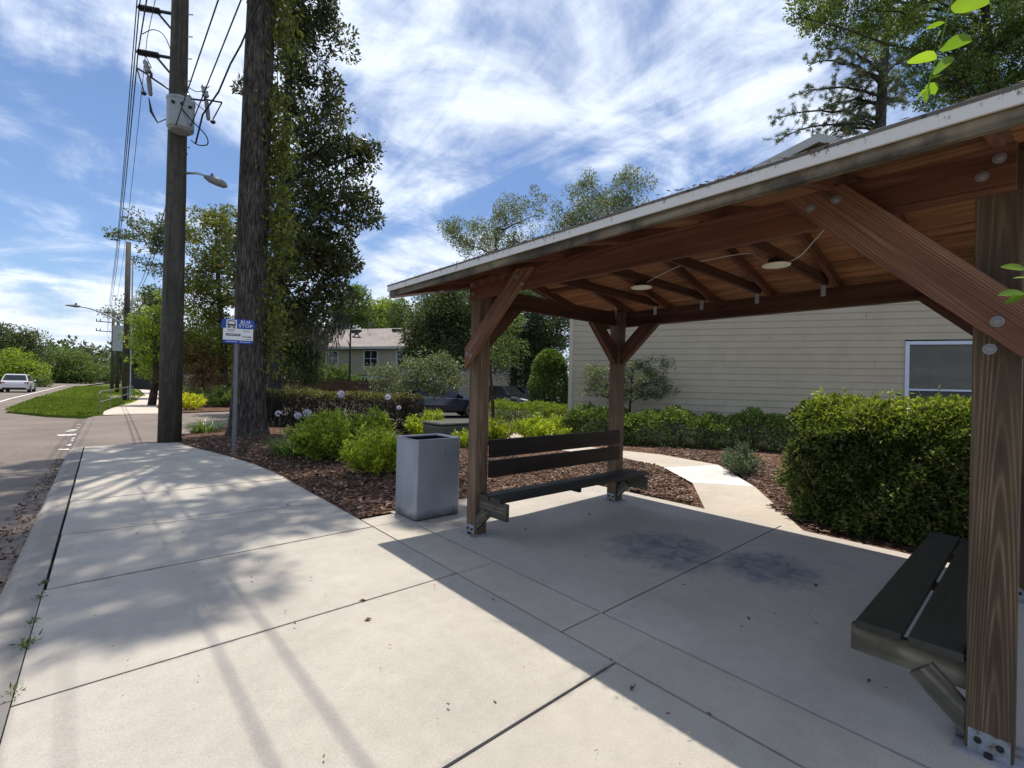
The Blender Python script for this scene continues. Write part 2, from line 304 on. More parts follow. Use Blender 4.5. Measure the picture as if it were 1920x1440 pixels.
# ------------------------------------------------------------------ mesh helpers
class MB:
    def __init__(s): s.v = []; s.f = []; s.g = []; s.sm = False; s.kk = []
    def add(s, vs, fs, g=None):
        b = len(s.v); vs = [Vector(v) for v in vs]
        s.v += vs; s.g += [Vector(x) for x in (g if g is not None else vs)]
        s.f += [tuple(i+b for i in f) for f in fs]; return s
    def box(s, a, b):
        x0, y0, z0 = a; x1, y1, z1 = b
        vs = [(x, y, z) for z in (z0, z1) for y in (y0, y1) for x in (x0, x1)]
        s._bx(vs, (0, 0, 1)); return s
    def _bx(s, vs, _):
        d = [Vector(vs[1])-Vector(vs[0]), Vector(vs[2])-Vector(vs[0]), Vector(vs[4])-Vector(vs[0])]
        L = [x.length for x in d]; k = L.index(max(L)); o = [i for i in range(3) if i != k]
        off = Vector((rnd.uniform(0, 30), rnd.uniform(.02, .25), rnd.uniform(.02, .25)))
        g = []
        for i in range(8):
            t = [L[0]*(i & 1), L[1]*((i >> 1) & 1), L[2]*(i >> 2)]
            g.append(off+Vector((t[k], t[o[0]], t[o[1]])))
        s.add(vs, [(0, 2, 3, 1), (4, 5, 7, 6), (0, 1, 5, 4), (2, 6, 7, 3), (0, 4, 6, 2), (1, 3, 7, 5)], g)
    def beam(s, p0, p1, w, h, upv=(0, 0, 1)):
        p0, p1 = Vector(p0), Vector(p1); d = (p1-p0).normalized(); sd = d.cross(Vector(upv)).normalized(); u = sd.cross(d)
        vs = []
        for z in (-1, 1):
            for y in (-1, 1):
                for e in (p0, p1): vs.append(e+sd*(w/2*y)+u*(h/2*z))
        s._bx(vs, 0); return s
    def prism(s, poly, axis, a, b, along=None):
        """extrude a polygon given in the two other axes along axis from a to b"""
        n = len(poly); vs = []
        for c in (a, b):
            for p in poly:
                q = [p[0], p[1]]; q.insert(axis, c); vs.append(q)
        fs = [tuple(range(n-1, -1, -1)), tuple(range(n, 2*n))]+[(i, (i+1) % n, n+(i+1) % n, n+i) for i in range(n)]
        g = None
        if along is not None:
            al = Vector(along).normalized(); o = Vector((0, 0, 0)); o[axis] = 1
            if abs(al.dot(o)) > .9: o = Vector((0, 0, 0)); o[(axis+1) % 3] = 1
            s2 = al.cross(o)
            off = Vector((rnd.uniform(0, 30), rnd.uniform(.02, .2), rnd.uniform(.02, .2))); c0 = Vector(vs[0])
            g = [off+Vector(((Vector(v)-c0).dot(al), (Vector(v)-c0).dot(s2), (Vector(v)-c0).dot(o))) for v in vs]
        s.add(vs, fs, g); return s
    def tube(s, pts, rad, n=8, cap=True):
        pts = [Vector(p) for p in pts]; rad = [rad]*len(pts) if isinstance(rad, (int, float)) else rad
        vs, g = [], []; ref = None; L = 0; off = rnd.uniform(0, 30)
        for i, p in enumerate(pts):
            d = (pts[min(i+1, len(pts)-1)]-pts[max(i-1, 0)]).normalized()
            if ref is None: ref = d.orthogonal().normalized()
            ref = (ref-d*ref.dot(d)); ref = ref.normalized() if ref.length > 1e-6 else d.orthogonal().normalized(); b = d.cross(ref)
            if i: L += (p-pts[i-1]).length
            for k in range(n):
                a = 2*math.pi*k/n; c, q = math.cos(a), math.sin(a)
                vs.append(p+(ref*c+b*q)*rad[i]); g.append((L+off, .08+c*rad[i], .08+q*rad[i]))
        fs = [(i*n+k, i*n+(k+1) % n, (i+1)*n+(k+1) % n, (i+1)*n+k) for i in range(len(pts)-1) for k in range(n)]
        if cap: fs += [tuple(range(n-1, -1, -1)), tuple((len(pts)-1)*n+k for k in range(n))]
        s.add(vs, fs, g); return s
    def lathe(s, c, prof, n=16, axis=(0, 0, 1), cap=True):
        ax = Vector(axis).normalized(); r = ax.orthogonal().normalized(); b = ax.cross(r); c = Vector(c); vs = []
        for h, q in prof:
            for k in range(n):
                a = 2*math.pi*k/n; vs.append(c+ax*h+(r*math.cos(a)+b*math.sin(a))*q)
        m_ = len(prof)
        fs = [(i*n+k, i*n+(k+1) % n, (i+1)*n+(k+1) % n, (i+1)*n+k) for i in range(m_-1) for k in range(n)]
        if cap: fs += [tuple(range(n-1, -1, -1)), tuple((m_-1)*n+k for k in range(n))]
        s.add(vs, fs); return s
    def quad(s, a, b, c, d): s.add([a, b, c, d], [(0, 1, 2, 3)]); return s
    def poly(s, pts): s.add(pts, [tuple(range(len(pts)))]); return s
    def blob(s, c, r, seed=0, n=10, jit=.15):
        rr = random.Random(seed); vs = []; c = Vector(c)
        for i in range(n+1):
            th = math.pi*i/n
            for k in range(n):
                a = 2*math.pi*k/n; q = 1+rr.uniform(-jit, jit)
                vs.append(c+Vector((r[0]*math.sin(th)*math.cos(a), r[1]*math.sin(th)*math.sin(a), r[2]*math.cos(th)))*q)
        fs = [(i*n+k, (i+1)*n+k, (i+1)*n+(k+1) % n, i*n+(k+1) % n) for i in range(n) for k in range(n)]
        s.add(vs, fs); return s

def wpos(o):
    p = Vector((0, 0, 0))
    while o: p += o.location; o = o.parent
    return p
def setg(me, g):
    at_ = me.attributes.new('g', 'FLOAT_VECTOR', 'POINT'); at_.data.foreach_set('vector', np.asarray(g, dtype=np.float32).ravel())
def part(name, mb, mat, parent=None, loc=None, smooth=False, bevel=0.0, label=None):
    org = wpos(parent) if parent else (Vector(loc) if loc is not None else Vector((0, 0, 0)))
    me = bpy.data.meshes.new(name); me.from_pydata([v-org for v in mb.v], [], mb.f); me.update(); setg(me, [tuple(x) for x in mb.g])
    o = bpy.data.objects.new(name, me); C.objects.link(o)
    if parent: o.parent = parent
    else: o.location = org
    me.materials.append(M[mat] if isinstance(mat, str) else mat)
    if smooth: me.polygons.foreach_set('use_smooth', [True]*len(me.polygons))
    if bevel:
        b = o.modifiers.new('bevel', 'BEVEL'); b.width = bevel; b.segments = 2; b.limit_method = 'ANGLE'; b.angle_limit = .7
    if label: o['label'] = label
    return o
def tag(o, label, cat, group=None, kind=None):
    o['label'] = label; o['category'] = cat
    if group: o['group'] = group
    if kind: o['kind'] = kind
    return o
def struct(name, mb, mat, kind='structure'):
    o = part(name, mb, mat); o['kind'] = kind; return o
def thing(name, label, cat, loc=(0, 0, 0), group=None):
    o = bpy.data.objects.new(name, None); C.objects.link(o); o.location = loc; o.empty_display_size = .1
    return tag(o, label, cat, group)
def single(name, mb, mat, label, cat, loc, group=None, smooth=False):
    return tag(part(name, mb, mat, None, loc, smooth), label, cat, group)

# leaf clouds ------------------------------------------------------
def unit(a): return a/np.maximum(np.linalg.norm(a, axis=1, keepdims=True), 1e-9)
def leaves(P, A, L, W, rg, fold=.25, curl=0.0):
    """kite leaves: base P, axis A, length L, width ratio W -> verts, faces(4)"""
    n = len(P); A = unit(A); R = unit(np.cross(A, rg.normal(size=(n, 3)))); N = np.cross(R, A)
    L = np.broadcast_to(L, (n,))[:, None]; w = L*W*.5
    b = P; t = P+A*L-N*L*curl; mid = P+A*L*.45
    l = mid+R*w+N*w*fold; r = mid-R*w+N*w*fold
    V = np.stack([b, r, t, l], 1).reshape(-1, 3); Fc = np.arange(n*4).reshape(n, 4)
    return V, Fc
def leaves6(P, A, L, W, rg, fold=.3):
    n = len(P); A = unit(A); R = unit(np.cross(A, rg.normal(size=(n, 3)))); N = np.cross(R, A)
    L = np.broadcast_to(L, (n,))[:, None]; w = L*W*.5
    q = [P, P+A*L*.3-R*w*.85+N*w*fold, P+A*L*.66-R*w*.8+N*w*fold, P+A*L-N*L*.12, P+A*L*.66+R*w*.8+N*w*fold, P+A*L*.3+R*w*.85+N*w*fold]
    V = np.stack(q, 1).reshape(-1, 3); b = np.arange(n)[:, None]*6
    Fc = np.concatenate([b+np.array([[0, 1, 2, 3]]), b+np.array([[0, 3, 4, 5]])], 1).reshape(-1, 4)
    return V, Fc
def npart(name, V, Fc, mat, parent=None, loc=None, smooth=False):
    org = wpos(parent) if parent else (Vector(loc) if loc is not None else Vector((0, 0, 0)))
    V = np.asarray(V, dtype=np.float32)-np.array(org, dtype=np.float32); Fc = np.asarray(Fc, dtype=np.int32); k = Fc.shape[1]
    me = bpy.data.meshes.new(name); me.vertices.add(len(V)); me.vertices.foreach_set('co', V.ravel())
    me.loops.add(Fc.size); me.loops.foreach_set('vertex_index', Fc.ravel())
    me.polygons.add(len(Fc)); me.polygons.foreach_set('loop_start', np.arange(len(Fc), dtype=np.int32)*k)
    me.update(calc_edges=True); me.validate()
    o = bpy.data.objects.new(name, me); C.objects.link(o)
    if parent: o.parent = parent
    else: o.location = org
    me.materials.append(M[mat])
    return o
def cat_vf(lst):
    V = []; Fs = []; b = 0
    for v, f in lst: V.append(v); Fs.append(f+b); b += len(v)
    return np.concatenate(V), np.concatenate(Fs)
def sph(rg, n, shell=.0):
    d = unit(rg.normal(size=(n, 3))); r = rg.random((n, 1))**(1/3); r = shell+(1-shell)*r
    return d*r
def clumpcloud(rg, cents, rads, per, L, W, upb=.25, flat=.65, leaf6=False, fold=.25, outw=.8, lj=.35):
    out = []
    P = []; A = []
    for c, r, k in zip(cents, rads, per):
        d = sph(rg, k, .15); d[:, 2] *= flat
        P.append(np.array(c)+d*r); A.append(unit(d)*outw+rg.normal(size=(k, 3))*.7+np.array([0, 0, upb]))
    P = np.concatenate(P); A = np.concatenate(A); LL = L*(1+rg.uniform(-lj, lj, len(P)))
    return (leaves6 if leaf6 else leaves)(P, A, LL, W, rg, fold)
def branch(mb, p0, p1, r0, r1, rr, n=6, sag=.1, k=5):
    p0, p1 = Vector(p0), Vector(p1); d = (p1-p0).length; pts = []
    for i in range(k+1):
        t = i/k; q = p0.lerp(p1, t); q.z += math.sin(t*math.pi)*sag*d
        if 0 < i < k: q += Vector((rr.uniform(-1, 1), rr.uniform(-1, 1), rr.uniform(-1, 1)))*d*.05
        pts.append(q)
    mb.tube(pts, [r0+(r1-r0)*i/k for i in range(k+1)], n, False)

def tree(name, label, base, trunk, ells, leafmat, bark, nc, per, L, W, seed, group=None, rc=(.35, .7), nb=40, tr=(.2, .08), flat=.65, upb=.2, cat='tree', outer=.35, leafn='foliage', twigs=0, rise=.45, outw=.8, bsag=.06):
    """trunk: list of points; ells: crown ellipsoids (centre, (rx,ry,rz)); nc leaf clumps of per leaves"""
    rg = np.random.default_rng(seed); rr = random.Random(seed)
    root = thing(name, label, cat, base, group)
    mb = MB(); n = len(trunk); mb.tube(trunk, [tr[0]+(tr[1]-tr[0])*i/(n-1) for i in range(n)], 12)
    vol = np.array([e[1][0]*e[1][1]*e[1][2] for e in ells])**.8; vol /= vol.sum()
    cents = []; rads = []
    idx = rg.choice(len(ells), nc, p=vol)
    for i in idx:
        c, r = ells[i]; d = sph(rg, 1, outer)[0]
        cents.append(np.array(c)+d*np.array(r)); rads.append(rg.uniform(*rc))
    V, Fc = clumpcloud(rg, cents, rads, [per]*nc, L, W, upb, flat, outw=outw)
    tl = [Vector(p) for p in trunk]; cand = [p.lerp(q_, t) for p, q_ in zip(tl, tl[1:]) for t in (0, .2, .4, .6, .8)]+[tl[-1]]
    zl = tl[0].z+.22*(tl[-1].z-tl[0].z); cand = [p for p in cand if p.z > zl] or [tl[-1]]
    order = list(range(nc)); rr.shuffle(order); nl = max(4, min(nc, nb)//7); nodes = []
    for q_, j in enumerate(order[:min(nb, nc)]):
        c = Vector(cents[j])
        def cost(p, r=rise): hd = math.hypot(p.x-c.x, p.y-c.y); return hd+abs((c.z-p.z)-r*hd)*1.2
        h = min(cand, key=cost); r0 = None
        if q_ >= nl and nodes:
            k_ = min(nodes, key=lambda n_: (n_[0]-c).length)
            if (k_[0]-c).length < (h-c).length: h, r0 = k_
        ln = (h-c).length; r0 = min(r0*.8, ln*.02+.006) if r0 else min(tr[1]*.9, ln*.022+.01); r1 = max(.005, r0*.25)
        k = 5; pts = []
        for i_ in range(k+1):
            t = i_/k; p = h.lerp(c, t); p.z += math.sin(t*math.pi)*bsag*ln
            if 0 < i_ < k: p += Vector((rr.uniform(-1, 1), rr.uniform(-1, 1), rr.uniform(-1, 1)))*ln*.05
            pts.append(p)
        rs2 = [r0+(r1-r0)*i_/k for i_ in range(k+1)]; mb.tube(pts, rs2, 5, False); nodes += list(zip(pts[1:], rs2[1:]))
        for _ in range(twigs):
            e = c+Vector((rr.gauss(0, 1), rr.gauss(0, 1), rr.gauss(.4, 1)))*rads[j]*.9
            mb.tube([c.lerp(h, .15), (c+e)/2+Vector((0, 0, .05)), e], [min(.012, r1*1.5), .008*min(1, ln), .004], 4, False)
    part('trunk', mb, bark, root, smooth=True)
    npart(leafn, V, Fc, leafmat, root)
    return root
def E(px, py, rx, ry, dep, ddep=0.0, deep=None):
    s = (dep+ddep)/F; r = rx*s
    c = at(px, py, dep+ddep); return (tuple(c), ((deep or r), (deep or r), ry*s)) if deep is None else (tuple(c), (max(r, deep), max(r, deep), ry*s))

def hedge(name, label, pts, width, h, leafmat, n, L, W, seed, topmat=None, rnd_top=.06, z0=0.0, cat='hedge', group=None, stems=40, thin=0.0, six=False, depth=.22, up_=.25, ntop=None, sprouts=0, sh=.18, core=0, lump=.05):
    """hedge along a polyline (front bottom edge), growing 'width' to its left normal side"""
    rg = np.random.default_rng(seed); rr = random.Random(seed)
    if width < 0: width = -width; pts = pts[::-1]
    base = Vector((pts[0][0], pts[0][1], z0)); root = thing(name, label, cat, base, group)
    Pn = np.array(pts, float); seg = np.diff(Pn, axis=0); sl = np.linalg.norm(seg, axis=1); tot = sl.sum(); cum = np.r_[0, np.cumsum(sl)]
    def ev(s, w):
        i = np.clip(np.searchsorted(cum, s, 'right')-1, 0, len(seg)-1); t = (s-cum[i])/sl[i]
        p = Pn[i]+seg[i]*t[:, None]; nrm = np.stack([seg[i][:, 1], -seg[i][:, 0]], 1)/sl[i][:, None]
        return p+nrm*w[:, None], nrm
    k1 = rg.uniform(0, 6.28, 4)
    def hh(s, w): return h*(1+rnd_top*(np.sin(s*3.1+k1[0])+.7*np.sin(s*7.3+w*4+k1[1])+.5*np.sin(s*13+w*9+k1[2])))
    def shell(n, top):
        s = rg.uniform(0, tot, n); w = rg.uniform(0, width, n); z = rg.uniform(0, 1, n)
        d = np.abs(rg.normal(0, depth*.5, n))
        if top: z[:] = 1
        else:
            front = rg.random(n) < .80; z = z**(1-thin*.45)
            w = np.where(front, 0, w); e = (~front) & (rg.random(n) < .5); s = np.where(~front, np.where(e, 0, tot), s)
            if not top:
                bk = front & (rg.random(n) < .12); w = np.where(bk, width, w)
        H_ = hh(s, w)
        bulge = lump*(np.sin(s*5.1+z*6+k1[3])+.8*np.sin(s*11+z*13)+.5*np.sin(s*19-z*23+1))
        cw = width/2; inw = np.sign(cw-w+1e-6)
        w2 = w+np.where((w < .01) | (w > width-.01), inw*(d+bulge), 0)
        s2 = np.where(s < .01, d+bulge, np.where(s > tot-.01, tot-d-bulge, s))
        edge = .10; zz = z*H_-np.where(z > .98, d*.8, 0)
        # round shoulders
        ew = np.minimum(w2, width-w2); es = np.minimum(s2, tot-s2); em = np.minimum(ew, es)
        rd = np.clip(1-em/sh, 0, 1)
        lim = H_-sh*.8*rd**2; zz = np.where(zz > lim, lim-np.abs(rg.normal(0, .04, n)), zz)
        p, nr = ev(s2, w2); P = np.concatenate([p, (zz+z0)[:, None]], 1)
        out = np.where(top, 0, 1)*np.where((w < .01)[:, None], -nr, np.where((w > width-.01)[:, None], nr, 0))
        A = np.concatenate([out*.8, np.full((n, 1), 1.0 if top else up_)], 1)+rg.normal(size=(n, 3))*.65
        return P, A
    nt = ntop if ntop is not None else n//3
    P, A = shell(n, False); fn = leaves6 if six else leaves
    if core:
        s = rg.uniform(.1, tot-.1, core); w_ = rg.uniform(.12, width-.12, core); p, _ = ev(s, w_); P = np.concatenate([P, np.concatenate([p, (z0+rg.uniform(.05, .82, core)*h)[:, None]], 1)]); A = np.concatenate([A, rg.normal(size=(core, 3))])
    lf = npart('foliage', *fn(P, A, L*(1+rg.uniform(-.35, .35, len(P))), W, rg), leafmat, root)
    P, A = shell(nt, True)
    if sprouts:
        ps, ax = [], []
        for j in range(sprouts):
            q = np.array([rg.uniform(0.1, tot-.1)]); w = np.array([rg.uniform(.1, width-.1)]); p, _ = ev(q, w); hz = hh(q, w)[0]+z0
            for kz in np.linspace(0, rg.uniform(.08, .2), 9):
                ps.append([p[0][0]+rg.normal(0, .012), p[0][1]+rg.normal(0, .012), hz+kz-.05]); ax.append(rg.normal(size=3)*.8+np.array([0, 0, .5]))
        P = np.concatenate([P, np.array(ps)]); A = np.concatenate([A, np.array(ax)])
    npart('top_growth', *fn(P, A, L*(1+rg.uniform(-.35, .35, len(P))), W, rg), topmat or leafmat, root)
    mb = MB()
    for j in range(stems):
        s = np.array([rg.uniform(.05, tot-.05)]); w = np.array([rg.uniform(.12, width-.12)]); p, _ = ev(s, w); p = p[0]
        for q in range(3):
            e = Vector((p[0]+rr.gauss(0, .16), p[1]+rr.gauss(0, .16), z0+h*rr.uniform(.7, .95)))
            b = Vector((p[0]+rr.gauss(0, .03), p[1]+rr.gauss(0, .03), z0-.03)); mb.tube([b, b.lerp(e, .5)+Vector((rr.gauss(0, .05), rr.gauss(0, .05), 0)), e], [.012, .009, .004], 4, False)
    part('stem', mb, 'stem', root)
    return root
def shrub(name, label, c, rad, leafmat, n, L, W, seed, group=None, upb=.6, six=False, spikes=26, cat='shrub', shell=.45, leafn='foliage', fold=.25):
    """rounded shrub made of upright leafy shoots from one base"""
    rg = np.random.default_rng(seed); root = thing(name, label, cat, c, group); rr = random.Random(seed)
    mb = MB(); P = []; A = []; per = n//spikes
    for k in range(spikes):
        a = rg.uniform(0, 2*math.pi); q = math.sqrt(rg.random()); hgt = rad[2]*(1-.45*q*q)*rg.uniform(.66, 1.16)
        tip = np.array([c[0]+math.cos(a)*q*rad[0], c[1]+math.sin(a)*q*rad[1], c[2]+hgt])
        b0 = np.array([c[0]+math.cos(a)*q*rad[0]*.25, c[1]+math.sin(a)*q*rad[1]*.25, c[2]-.02])
        ctl = b0*.5+tip*.5+np.array([math.cos(a), math.sin(a), 0])*rad[0]*.12
        t = (rg.uniform(.12, 1.0, per)**.75)[:, None]
        pt = (1-t)**2*b0+2*t*(1-t)*ctl+t*t*tip
        P.append(pt+rg.normal(0, .030*max(rad[0]/.5, 1), (per, 3))*np.array([1, 1, .8])); A.append(rg.normal(size=(per, 3))*.75+(tip-b0)*.5/rad[2]+np.array([math.cos(a)*q*.5, math.sin(a)*q*.5, upb]))
        mb.tube([Vector(b0), Vector((b0+tip)/4+ctl/2), Vector(tip)], [.010, .007, .003], 4, False)
    P = np.concatenate(P); A = np.concatenate(A)
    npart(leafn, *(leaves6 if six else leaves)(P, A, L*(1+rg.uniform(-.35, .35, len(P))), W, rg, fold), leafmat, root)
    part('stem', mb, 'stem', root)
    return root

# ================================================================== the setting
RZ = -0.12
g_ = MB(); g_.quad((-900, -200, -.30), (900, -200, -.30), (900, 1500, -.30), (-900, 1500, -.30)); struct('ground', g_, 'soil')
r_ = MB()
r_.poly([(-12.5, -40, RZ), (-.50, -40, RZ), (-.50, 23.6, RZ), (-1.6, 25.0, RZ), (-3.05, 28.4, RZ), (-3.3, 52, RZ), (-2.9, 90, RZ), (1.5, 160, RZ), (12, 260, RZ), (2, 260, RZ), (-10, 160, RZ), (-12.5, 90, RZ)])
struct('road', r_, 'road')
mk = MB(); z = RZ+.005
for a, b in [((-4.30, 30.5), (-4.55, 44)), ((-4.55, 44), (-4.45, 100))]: mk.quad((a[0]-.07, a[1], z), (a[0]+.07, a[1], z), (b[0]+.07, b[1], z), (b[0]-.07, b[1], z))
mk.quad((-4.1, 28.7, z), (-3.3, 28.9, z), (-3.3, 29.1, z), (-4.1, 28.9, z))
mk.quad((-8.2, -40, z), (-8.05, -40, z), (-8.05, 100, z), (-8.2, 100, z))
struct('road_marking', mk, 'paint')
sb = MB(); rr = random.Random(3)
for k in range(13):   # the broken white paint where the driveway meets the road
    x = -.42+rr.uniform(-.30, .20); y = 14.0+k*.62+rr.uniform(-.35, .35); pts = []; sz = rr.uniform(.35, 1.35); sw = rr.uniform(.6, 1.5)
    for j in range(7):
        a = 2*math.pi*j/7; q = rr.uniform(.5, 1.1); pts.append((x+.17*sz*sw*q*math.cos(a), y+.26*sz*q*math.sin(a), RZ+.0075))
    sb.poly(pts)
struct('worn_road_marking', sb, 'paint')
# kerb with a rolled road edge
kb = MB(); prof = [(-.291, 0), (-.43, -.004), (-.485, -.022), (-.515, -.06), (-.53, -.10), (-.54, -.30), (-.291, -.30)]
y = -12.0
while y < 13.3:
    y1 = min(y+3.02, 13.3); kb.prism(prof, 1, y+.008, y1); y = y1
struct('kerb', kb, 'kerb')
# pavement: separate panels with open joints over dark sand
pv = MB(); rr = random.Random(5)
ys = [1.524*k for k in range(-7, 9)]+[13.30]
EDGE = [(-20, 2.124), (8.2, 2.124), (9.3, 2.02), (10.4, 1.86), (11.6, 1.60), (12.6, 1.40), (13.4, 1.36)]
def edge(y):
    for (a, p), (c, q) in zip(EDGE, EDGE[1:]):
        if a <= y <= c: return p+(q-p)*(y-a)/(c-a)
for a, b in zip(ys, ys[1:]):
    a += .008; b -= .008; yy = [a]+[e[0] for e in EDGE if a < e[0] < b]+[b]; zt = rr.uniform(-.002, .002)
    pv.prism([(-.285 if a < 4 else -.272, a)]+[(edge(y), y) for y in yy]+[(-.285 if a < 4 else -.267, b)], 2, -.10, zt)
struct('pavement', pv, 'walk')
js = MB(); js.box((-.30, -11, -.11), (2.2, 8.2, -.03)); js.box((-.30, 8.2, -.11), (1.36, 13.3, -.03)); struct('joint_sand', js, 'soil_dark')
bd = MB(); ysb = [-6.1, -1.1, 1.93, 4.90]
for a, b in zip(ysb, ysb[1:]): bd.box((2.142, a+.006, -.10), (2.517, b-.006, -.001))
struct('border_strip', bd, 'walk')
sl = MB(); sl.box((2.536, 1.928, -.10), (5.72, 5.0, 0)); sl.box((2.536, -1.1, -.10), (5.72, 1.912, 0)); sl.box((2.536, -6, -.10), (5.72, -1.11, 0))
struct('shelter_slab', sl, 'slab')
js2 = MB(); js2.box((2.4, -6, -.12), (5.715, 4.99, -.03)); struct('joint_sand', js2, 'soil_dark')
# hairline crack and little joints
ck = MB(); rr = random.Random(9); x, y = -.28, 6.05; P_ = []
while x < 2.1: P_.append((x, y)); x += .07; y += rr.uniform(-.035, .028)
for (a, b) in zip(P_, P_[1:]): ck.quad((a[0], a[1]-.004, .0035), (b[0], b[1]-.004, .0035), (b[0], b[1]+.004, .0035), (a[0], a[1]+.004, .0035))
struct('pavement_crack', ck, 'black')
def skirt(mb, d=.22):
    for f in list(mb.f):
        for i in range(len(f)):
            a, c = mb.v[f[i]], mb.v[f[(i+1) % len(f)]]; k = Vector((0, 0, -d)); mb.quad(a, a+k, c+k, c)
# driveway, parking lot, the pavement beyond
dv = MB(); dv.poly([(-.50, 13.32, -.015), (1.6, 13.32, -.015), (2.3, 15.6, -.015), (6.4, 17.0, -.015), (9, 15, -.015), (13, 12.5, -.015), (40, 12.5, -.015), (40, 50, -.015), (8, 38, -.015), (6.5, 25.5, -.015), (2.6, 24.2, -.015), (-.2, 23.6, -.015), (-.50, 22, -.015)])
skirt(dv); struct('driveway', dv, 'drive')
lt = MB(); lt.poly([(10.5, 14.6, -.01), (14, 11.5, -.01), (60, 10, -.01), (60, 60, -.01), (14, 40, -.01), (10, 24, -.01)]); struct('parking_lot', lt, 'lot')
fp = MB()
def strip(mb, ctr, z):
    for a, b in zip(ctr, ctr[1:]): mb.quad((a[0], a[1], z), (a[2], a[1], z), (b[2], b[1], z), (b[0], b[1], z))
strip(fp, [(-.05, 23.9, 2.2), (-.05, 26, 2.0), (.35, 29, 2.0), (1.2, 34, 2.7), (1.9, 40, 3.6), (2.6, 48, 4.4), (3.2, 70, 4.8)], .0)
fp.quad((.45, 40.0, -.004), (1.9, 39.5, -.004), (2.6, 47, -.004), (.2, 48.5, -.004))
struct('far_pavement', fp, 'pave_far')
tw = MB(); tw.quad((.25, 24.25, .004), (1.75, 24.25, .004), (1.75, 24.45, .004), (.25, 24.45, .004)); struct('tactile_strip', tw, 'warn')
lw = MB(); lw.poly([(-.05, 23.8, -.03), (-1.4, 25.2, -.05), (-2.95, 28.6, -.05), (-3.2, 52, -.05), (-2.8, 90, -.05), (3.2, 90, -.02), (2.6, 47, -.02), (1.2, 34, -.01), (.3, 29, -.01), (-.05, 26, -.01)])
skirt(lw); struct('verge', lw, 'lawn')
lw2 = MB(); lw2.poly([(2.0, 29, -.02), (2.7, 34, -.02), (3.6, 40, -.02), (4.4, 48, -.02), (5, 70, -.02), (12, 70, -.02), (12, 34, -.02), (4.5, 32, -.02)]); skirt(lw2); struct('lawn', lw2, 'lawn')
rg = np.random.default_rng(11)
def scatter(poly, n):
    P = np.array(poly); lo, hi = P.min(0), P.max(0); out = []
    while sum(len(o) for o in out) < n:
        q = rg.uniform(lo, hi, (n, 2)); ins = np.zeros(n, bool); j = len(P)-1
        for i in range(len(P)):
            c = ((P[i, 1] > q[:, 1]) != (P[j, 1] > q[:, 1])) & (q[:, 0] < (P[j, 0]-P[i, 0])*(q[:, 1]-P[i, 1])/(P[j, 1]-P[i, 1]+1e-12)+P[i, 0]); ins ^= c; j = i
        out.append(q[ins])
    return np.concatenate(out)[:n]
q = np.concatenate([scatter([(0, 23.7), (-1.5, 25.1), (-3.05, 28.5), (-3.25, 44), (1.7, 40), (.3, 29), (-.02, 26)], 42000), scatter([(-3.25, 44), (-2.9, 88), (2.6, 88), (2.5, 48), (1.7, 40)], 22000), scatter([(2.1, 29.5), (2.8, 34), (4.4, 48), (11, 48), (11, 36), (4.5, 32.5)], 16000)])
Pg = np.concatenate([q, np.full((len(q), 1), -.04)], 1)
gr = npart('grass', *leaves(Pg, np.array([0, 0, 1.0])+rg.normal(size=(len(q), 3))*.45, rg.uniform(.06, .16, len(q)), .28, rg), 'grass'); tag(gr, 'bright green mown grass on the verge between road and pavement', 'grass', None, 'stuff')
# mulch beds
mbed = MB()
mbed.poly([(2.0, 4.92, -.004), (2.0, 8.3, -.004), (1.75, 10.3, -.006), (1.40, 12.0, -.006), (1.25, 12.8, -.006), (1.25, 13.45, .0), (1.9, 15.4, .03), (2.6, 16.2, .03), (6.2, 16.6, .03), (9.0, 14.6, .03), (13.5, 12.0, .03), (18, 13.5, .03), (22, 9, .03), (22, -8, .03), (5.70, -8, -.004), (5.70, 4.98, -.004), (2.2, 4.98, -.004)])
skirt(mbed); struct('mulch_bed', mbed, 'mulch')
mb2 = MB(); mb2.poly([(2.3, 26.0, .02), (2.4, 24.3, .02), (6.5, 25.6, .02), (8, 38, .02), (9, 50, .02), (5.2, 50, .02), (4.5, 33, .02)]); skirt(mb2); struct('far_mulch_bed', mb2, 'mulch')
def chips(n, poly, s0, s1, z, mat, name, label, cat):
    q = scatter(poly, n); A = rg.normal(size=(n, 3))*np.array([1, 1, .28]); A = unit(A); Rv = unit(np.cross(A, np.array([0, 0, 1.0])+rg.normal(size=(n, 3))*.35)); N = np.cross(Rv, A)
    L = rg.uniform(s0, s1, (n, 1)); w = L*rg.uniform(.22, .5, (n, 1)); t = L*.14; P = np.concatenate([q, (z+rg.uniform(-.004, .028, (n, 1)))], 1)
    vs = [P-A*L-Rv*w, P+A*L-Rv*w*.6, P+A*L*.8+Rv*w, P-A*L*.7+Rv*w*.8]; V = np.stack(vs+[v+N*t for v in vs], 1).reshape(-1, 3)
    b = np.arange(n)[:, None]*8; f = np.array([[4, 5, 6, 7], [0, 1, 5, 4], [1, 2, 6, 5], [2, 3, 7, 6], [3, 0, 4, 7]])
    Fc = (b[:, :, None]+f[None]).reshape(-1, 4); o = npart(name, V, Fc, mat); tag(o, label, cat, None, 'stuff')
chips(15000, [(2.15, 4.95), (2.1, 8.5), (1.88, 10.3), (1.45, 12.3), (1.5, 13.4), (4, 13.2), (6.3, 9.5), (6.7, 5.0)], .016, .045, .02, 'chips', 'bark_mulch', 'reddish brown bark chips spread under the shrubs behind bin and bench', 'mulch')
chips(6500, [(5.74, 4.9), (5.74, 2.95), (7.0, 3.75), (8.0, 4.9), (8.2, 6.6), (6.4, 6.9)], .018, .05, .02, 'chips', 'bark_mulch', 'sunlit bark chips between the shelter slab and the curving path', 'mulch')
